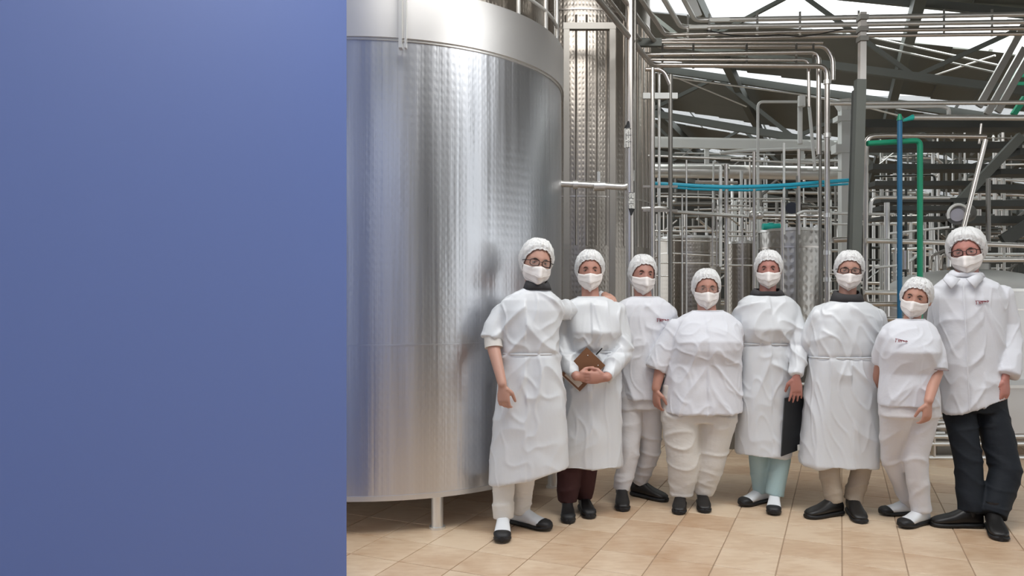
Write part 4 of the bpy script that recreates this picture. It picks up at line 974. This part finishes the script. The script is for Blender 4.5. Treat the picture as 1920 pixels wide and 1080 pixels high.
# thumb side: cross(d, n)*sg must point where the thumb is
PEOPLE = [
 dict(i=1, Y=4.52, x=985, label='person at the left end in a long white gown with rolled sleeves and black glasses', head=(1013, 491, 14, 9, 4), hs=1.13,
      rings=[(541, 984, 1030, .062, 4), (550, 962, 1040, .085, 2), (562, 940, 1050, .105), (582, 932, 1054, .122), (620, 937, 1049, .13), (662, 940, 1048, .125), (700, 935, 1055, .138), (760, 927, 1061, .15), (840, 920, 1065, .155), (889, 916, 1066, .16, -34)],
      hip=770, waist=662, top='gown', collar=17, ctilt=5, glasses='dark', cap=29, hair=0,
      arms=[arm((935, 590), (926, 655, -.07), (942, 720, -.19), (.35, .9, 0), 1, d=(.08, -.03, -1), curl=38, hsc=1.0), arm((1040, 580), (1096, 588, .56), (1134, 552, .44), (0, -.1, -1), 1, d=(.12, -1, -.2), curl=38, ar=.72)],
      sleeves=[dict(j=[(943, 588), (927, 614, -.02), (922, 636, -.04)], r=[21, 22, 22]), dict(j=[(1034, 580, .02), (1096, 588, .56), (1134, 554, .455)], r=[20, 18, 14])],
      undersleeves=[dict(j=[(924, 622, -.03), (926, 652, -.06)], r=[17, 17])],
      feet=[(941, 1022, -2), (1036, 997, 58)], legs=[((962, 780), (943, 880), (26, 22, 19), 1), ((1008, 780), (985, 880), (26, 22, 18), 1)], trousers='cotton_warm', shoe='white', ft=1.0),
 dict(i=2, Y=4.86, x=1105, label='person in a white gown and burgundy trousers clasping a brown clipboard with both hands', head=(1106, 506, 3, 0, 2), hs=1.03,
      rings=[(556, 1084, 1132, .062), (562, 1070, 1146, .085), (572, 1056, 1160, .105), (590, 1054, 1166, .125), (622, 1062, 1162, .14, 0, -.025), (658, 1066, 1158, .118), (690, 1060, 1162, .13), (760, 1054, 1163, .14), (840, 1050, 1163, .145), (872, 1048, 1163, .15)],
      hip=770, waist=658, top='gown', cap=26, fold=1.1,
      arms=[arm((1064, 590), (1056, 655, -.02), (1080, 706, -.21), (.0, 1, .1), 1, d=(1, -.05, -.05), curl=26), arm((1158, 590), (1168, 655, -.02), (1138, 708, -.235), (.0, 1, .1), -1, d=(-1, -.02, -.02), curl=26)],
      sleeves=[dict(j=[(1064, 588), (1052, 630, 0), (1056, 668, -.06), (1079, 704, -.20)], r=[18, 20, 21, 11]), dict(j=[(1156, 588), (1166, 630, 0), (1164, 665, -.06), (1138, 706, -.215)], r=[18, 20, 21, 12])],
      feet=[(1066, 984, 2), (1108, 975, 12)], legs=[((1080, 770), (1066, 880), (24, 22, 19), .95), ((1128, 770), (1100, 880), (24, 21, 17), .95)], trousers='burgundy', shoe='safety', ft=.92, bunch=.2),
 dict(i=3, Y=5.18, x=1205, label='person in a white crew neck tunic half hidden behind the stocky person', head=(1210, 514, 16, 5, 0), hs=1.07,
      rings=[(556, 1184, 1234, .062), (562, 1168, 1246, .085), (572, 1153, 1258, .105), (592, 1150, 1262, .12), (640, 1160, 1250, .13), (690, 1162, 1246, .13), (730, 1161, 1242, .135), (746, 1161, 1240, .14)],
      hip=740, waist=690, top='tunic', cap=25,
      arms=[arm((1160, 595), (1150, 660, .08), (1160, 722, .05), (.5, .8, 0), 1), arm((1254, 595), (1262, 655, .1), (1255, 715, .12), (-.5, .8, 0), -1)],
      sleeves=[dict(j=[(1160, 590), (1152, 625, .05), (1150, 655, .08)], r=[18, 19, 18]), dict(j=[(1252, 590), (1260, 625, .05), (1262, 655, .1)], r=[18, 19, 18])],
      feet=[(1168, 961, 2), (1254, 942, 60)], legs=[((1180, 750), (1176, 850), (26, 20, 16), 1), ((1222, 750), (1221, 850), (24, 20, 15), 1)], trousers='cotton_grey', shoe='black', ft=1.0, logo=(1243, 601, .085, 4)),
 dict(i=4, Y=5.02, x=1315, label='stocky person in a wide white short sleeved tunic wearing thin rimmed glasses', head=(1325, 541, 6, 1, 2), hs=1.04,
      rings=[(582, 1300, 1354, .066), (589, 1284, 1368, .09), (600, 1266, 1379, .115), (618, 1261, 1384, .145, 0, -.015), (638, 1258, 1386, .165, 0, -.035), (655, 1256, 1386, .168, 0, -.03), (682, 1251, 1387, .155, 0, -.008), (705, 1248, 1388, .16, 0, 0), (745, 1242, 1389, .17, 0, 0), (772, 1239, 1390, .18, 0, 0)],
      hip=765, waist=690, top='tunic', cap=28, glasses='thin', neck=1.08,
      arms=[arm((1266, 625), (1241, 680, .0), (1230, 728, -.03), (.9, .45, 0), 1, d=(.03, -.05, -1), curl=30, ar=1.1), arm((1376, 625), (1388, 680, .14), (1380, 730, .22), (-.9, .45, 0), -1)],
      sleeves=[dict(j=[(1268, 618), (1247, 655, .0), (1230, 692, .0)], r=[21, 21, 20]), dict(j=[(1372, 618), (1381, 655, .06), (1384, 690, .12)], r=[20, 19, 17])],
      feet=[(1272, 967, -4), (1322, 964, 5)], legs=[((1275, 775), (1280, 870), (37, 29, 22), 1.25), ((1345, 775), (1333, 870), (37, 26, 20), 1.25)], trousers='cotton_warm', shoe='black', ft=.93, bunch=.25),
 dict(i=5, Y=5.05, x=1435, label='person in a white gown with dark collar and pale teal trousers holding a black folder', head=(1438, 504, 0, 0, 2), hs=.99,
      rings=[(552, 1410, 1466, .062), (557, 1396, 1480, .085), (566, 1384, 1492, .105), (588, 1381, 1497, .125), (616, 1386, 1486, .14, 0, -.02), (644, 1390, 1482, .118), (680, 1388, 1482, .132), (760, 1386, 1480, .14), (830, 1384, 1478, .145), (851, 1384, 1476, .15, 4)],
      hip=750, waist=644, top='gown', collar=11, cap=24,
      arms=[arm((1394, 590), (1386, 650, .1), (1384, 710, .15), (.9, .4, 0), 1), arm((1488, 588), (1497, 652, -.10), (1493, 704, -.205), (0, 1, 0), -1, d=(0, -.02, -1), curl=6, spread=.6, ar=.78)],
      sleeves=[dict(j=[(1394, 585), (1386, 625, .06), (1386, 665, .12)], r=[17, 17, 16]), dict(j=[(1484, 583), (1496, 622, -.06), (1498, 655, -.105), (1494, 704, -.20)], r=[18, 18, 17, 12])],
      feet=[(1386, 951, -42), (1450, 969, -2)], legs=[((1424, 765), (1424, 860), (22, 19, 17), .95), ((1462, 765), (1459, 860), (22, 19, 17), .95)], trousers='teal_cloth', shoe='white', ft=.92, bunch=.1),
 dict(i=6, Y=4.87, x=1580, label='person in a white gown with khaki trousers, dark shirt collar and glasses', head=(1590, 506, 4, 4, 3), hs=.99,
      rings=[(563, 1562, 1614, .062), (569, 1546, 1630, .085), (580, 1530, 1646, .105), (600, 1522, 1654, .122), (640, 1520, 1646, .13), (669, 1518, 1640, .125), (705, 1516, 1640, .14), (780, 1509, 1643, .15), (850, 1504, 1645, .155), (871, 1503, 1646, .16, 6)],
      hip=765, waist=669, top='gown', collar=18, glasses='dark', cap=26, fold=1.15,
      arms=[arm((1536, 600), (1520, 655, .12), (1500, 620, .30), (0, -.3, -1), -1), arm((1646, 600), (1660, 655, .14), (1690, 640, .25), (0, -.3, -1), 1)],
      sleeves=[dict(j=[(1536, 596), (1521, 640, .04), (1516, 670, .10)], r=[18, 17, 15]), dict(j=[(1642, 596), (1654, 640, .04), (1660, 668, .10)], r=[18, 17, 15])],
      feet=[(1509, 973, -48), (1617, 984, 14)], legs=[((1552, 785), (1549, 875), (26, 19, 17), 1), ((1606, 785), (1612, 875), (26, 19, 17), 1)], trousers='khaki', shoe='black', ft=1.0, bunch=.32),
 dict(i=7, Y=4.60, x=1705, label='shortest person in an all white short sleeved uniform with red chest logo', head=(1710, 558, -6, 11, 2), hs=.97,
      rings=[(598, 1684, 1730, .058), (604, 1670, 1742, .08), (614, 1658, 1752, .10), (634, 1651, 1757, .13, 0, -.01), (658, 1650, 1754, .145, 0, -.025), (700, 1654, 1748, .12), (740, 1650, 1752, .13), (760, 1650, 1755, .135)],
      hip=755, waist=700, top='tunic', cap=25, neck=.9, hand=.93,
      arms=[arm((1662, 640), (1650, 690, .12), (1640, 730, .2), (.8, .5, 0), 1, ar=.9), arm((1747, 640), (1756, 698, -.06), (1741, 752, -.19), (-.35, .85, 0), -1, d=(-.12, -.03, -1), curl=32, ar=.95)],
      sleeves=[dict(j=[(1664, 632), (1656, 655, .05), (1650, 680, .1)], r=[17, 17, 15]), dict(j=[(1744, 634), (1753, 662, -.03), (1755, 694, -.06)], r=[18, 19.5, 19.5])],
      feet=[(1646, 966, -62), (1686, 992, -35)], legs=[((1682, 768), (1686, 865), (31, 20, 15), .95), ((1728, 768), (1716, 865), (31, 21, 17), .95)], trousers='cotton_grey', shoe='white', ft=.9, bunch=.3, logo=(1690, 640, .075, 10), fold=.8),
 dict(i=8, Y=4.76, x=1820, label='tallest person at the right end in a white buttoned coat and black trousers', head=(1803, 470, -6, -5, 6), hs=1.13,
      rings=[(517, 1782, 1838, .066), (526, 1768, 1856, .09), (537, 1757, 1872, .11), (560, 1750, 1884, .13), (620, 1752, 1878, .138), (680, 1758, 1872, .138), (730, 1763, 1874, .145), (758, 1764, 1878, .15, -36)],
      hip=745, waist=690, top='coat', collar=10, glasses='dark', cap=27, puff=1.35, neck=1.05,
      arms=[arm((1766, 570), (1752, 630, .15), (1745, 690, .2), (.8, .5, 0), 1), arm((1880, 570), (1893, 640, -.04), (1885, 708, -.12), (-.35, .9, 0), -1, d=(-.06, -.04, -1), curl=30, hsc=1.05, ar=.85)],
      sleeves=[dict(j=[(1768, 560), (1758, 610, .06), (1752, 640, .12)], r=[22, 19, 16]), dict(j=[(1876, 556), (1890, 610, 0), (1894, 650, -.04), (1888, 704, -.11)], r=[23, 21, 20.5, 20])],
      feet=[(1742, 986, -66), (1878, 1017, 10)], legs=[((1798, 770), (1796, 870), (28, 24, 22), 1.05), ((1856, 760), (1858, 870), (29, 26, 23), 1.05)], trousers='black_cloth', shoe='black', ft=1.05, bunch=.25, logo=(1842, 567, .085, -2)),
]
for sp in PEOPLE:
    root, top, H = person(sp)
    if sp.get('logo'):
        x, y, s, ro = sp['logo']; r = interp_ring(sp['rings'], y); k = sp['Y']/F; u = (x-(r[1]+r[2])/2)/((r[2]-r[1])/2)
        yf = sp['Y']-r[3]*(1-abs(u)**2.5)**(1/2.5)-.012
        c = W(x, y, yf); o_ = np.array((0, 0, CH)); dr = nz(W(x, y, 5)-o_)
        me = top.data; V = np.empty(len(me.vertices)*3, 'f'); me.vertices.foreach_get('co', V); V = V.reshape(-1, 3)+ORG[top.name]
        dist = np.linalg.norm(np.cross(V-o_, dr), axis=1); near = V[(dist < .03)]; yf = near[:, 1].min()
        logo(top, x, y, yf-.003, s, ro, front=W(x, y, yf-.003))
    if sp['i'] == 8:      # placket, collar flaps, pocket fold, undershirt
        k = sp['Y']/F; Yf = sp['Y']-.142
        P = [W(1806, 530, Yf+.03), W(1808, 570, Yf-.006), W(1812, 640, Yf-.010), W(1818, 770, Yf-.016)]
        obj('placket', G().tube(P, .004, 6), M['cotton'], top)
        for sg in (-1, 1):
            g = G(); c = [W(1806+sg*5, 523, Yf+.02), W(1806+sg*30, 512, Yf+.075), W(1806+sg*38, 523, Yf+.04), W(1806+sg*22, 541, Yf-.003)]
            g.add(c, [(0, 1, 2, 3)]); o = obj('collar_flap', g, M['cotton'], top); so = o.modifiers.new('thickness', 'SOLIDIFY'); so.thickness = .006
    if sp['i'] == 7:
        r = 20.3*sp['Y']/F; c = W(1755, 692, 4.54); an = np.arange(25)*2*math.pi/24
        obj('sleeve_piping', G().tube([c+np.array((r*math.cos(t), r*math.sin(t), -.006*math.cos(t))) for t in an], .003, 6, False), M['piping'], top)

# ------------------------------------------------------------------ held things
def slab(name, corners, th, m, label, cat):
    C_ = [np.array(c) for c in corners]; n = nz(np.cross(C_[1]-C_[0], C_[3]-C_[0])); n = n if n[1] > 0 else -n
    g = G(); g.add(C_+[c+n*th for c in C_], [(0, 1, 2, 3), (7, 6, 5, 4), (0, 4, 5, 1), (1, 5, 6, 2), (2, 6, 7, 3), (3, 7, 4, 0)])
    o = obj(name, g, m, sharp=20)
    if label: tag(o, label, cat)
    return o, n
Yc = 4.70
cb = thing('clipboard', 'brown clipboard held slanting in clasped hands before a white gown', 'clipboard', tuple(W(1092, 690, Yc)))
C_ = [W(1100, 651, Yc), W(1135, 685, Yc), W(1087, 734, Yc), W(1052, 702, Yc)]
C_ = [c+np.array((0, .0, 0)) for c in C_]
g = G(); n = np.array((0, 1, 0)); g.add(C_+[c+n*.004 for c in C_], [(0, 1, 2, 3), (7, 6, 5, 4), (0, 4, 5, 1), (1, 5, 6, 2), (2, 6, 7, 3), (3, 7, 4, 0)]); obj('board', g, M['board'], cb, sharp=20)
def mixq(u, v): return (C_[0]*(1-u)+C_[1]*u)*(1-v)+(C_[3]*(1-u)+C_[2]*u)*v
q = [mixq(.12, .78), mixq(.85, .78), mixq(.85, .95), mixq(.12, .95)]; g = G(); g.add([c-n*.002 for c in q]+[c-n*.0005 for c in q], [(3, 2, 1, 0), (4, 5, 6, 7), (0, 1, 5, 4), (1, 2, 6, 5), (2, 3, 7, 6), (3, 0, 4, 7)]); obj('paper', g, M['paper'], cb, sharp=20)
g = G(); g.tube([mixq(0, 1.01), mixq(1, 1.01)], .003, 8); obj('clip', g, M['steel_pale'], cb)
for u in (.25, .8): obj('rivet', G().ball(mixq(u, .14)-n*.001, .004, 10, 6), M['steel_pale'], cb)
pe = thing('pen', 'black pen with a white tip sticking up behind the brown clipboard', 'pen', tuple(W(1119, 664, Yc+.008)))
obj('barrel', G().tube([W(1118, 665, Yc+.008), W(1129, 653, Yc-.002)], .0042, 10), M['blackpl'], pe)
obj('tip', G().tube([W(1129, 653, Yc-.002), W(1131, 650, Yc-.004)], .0035, 10), M['label_white'], pe)
Yf = 4.885
fo = thing('folder', 'black folder hanging upright from one hand beside pale teal trousers', 'folder', tuple(W(1487, 800, Yf)))
Q = [W(1472, 747, Yf), W(1508, 738, Yf+.04), W(1500, 843, Yf+.04), W(1465, 856, Yf)]
g = G(); n = np.array((.1, 1, 0))*.022; g.add(Q+[c+n for c in Q], [(0, 1, 2, 3), (7, 6, 5, 4), (0, 4, 5, 1), (1, 5, 6, 2), (2, 6, 7, 3), (3, 7, 4, 0)]); obj('cover', g, M['blackpl'], fo, sharp=20)
q = [W(1495, 834, Yf+.02), W(1499, 833, Yf+.026), W(1499, 843, Yf+.026), W(1495, 845, Yf+.02)]
g = G(); g.add([c+(0, -.004, 0) for c in q]+[c+(0, -.001, 0) for c in q], [(3, 2, 1, 0), (4, 5, 6, 7), (0, 1, 5, 4), (1, 2, 6, 5), (2, 3, 7, 6), (3, 0, 4, 7)]); obj('sticker', g, M['label_white'], fo, sharp=20)
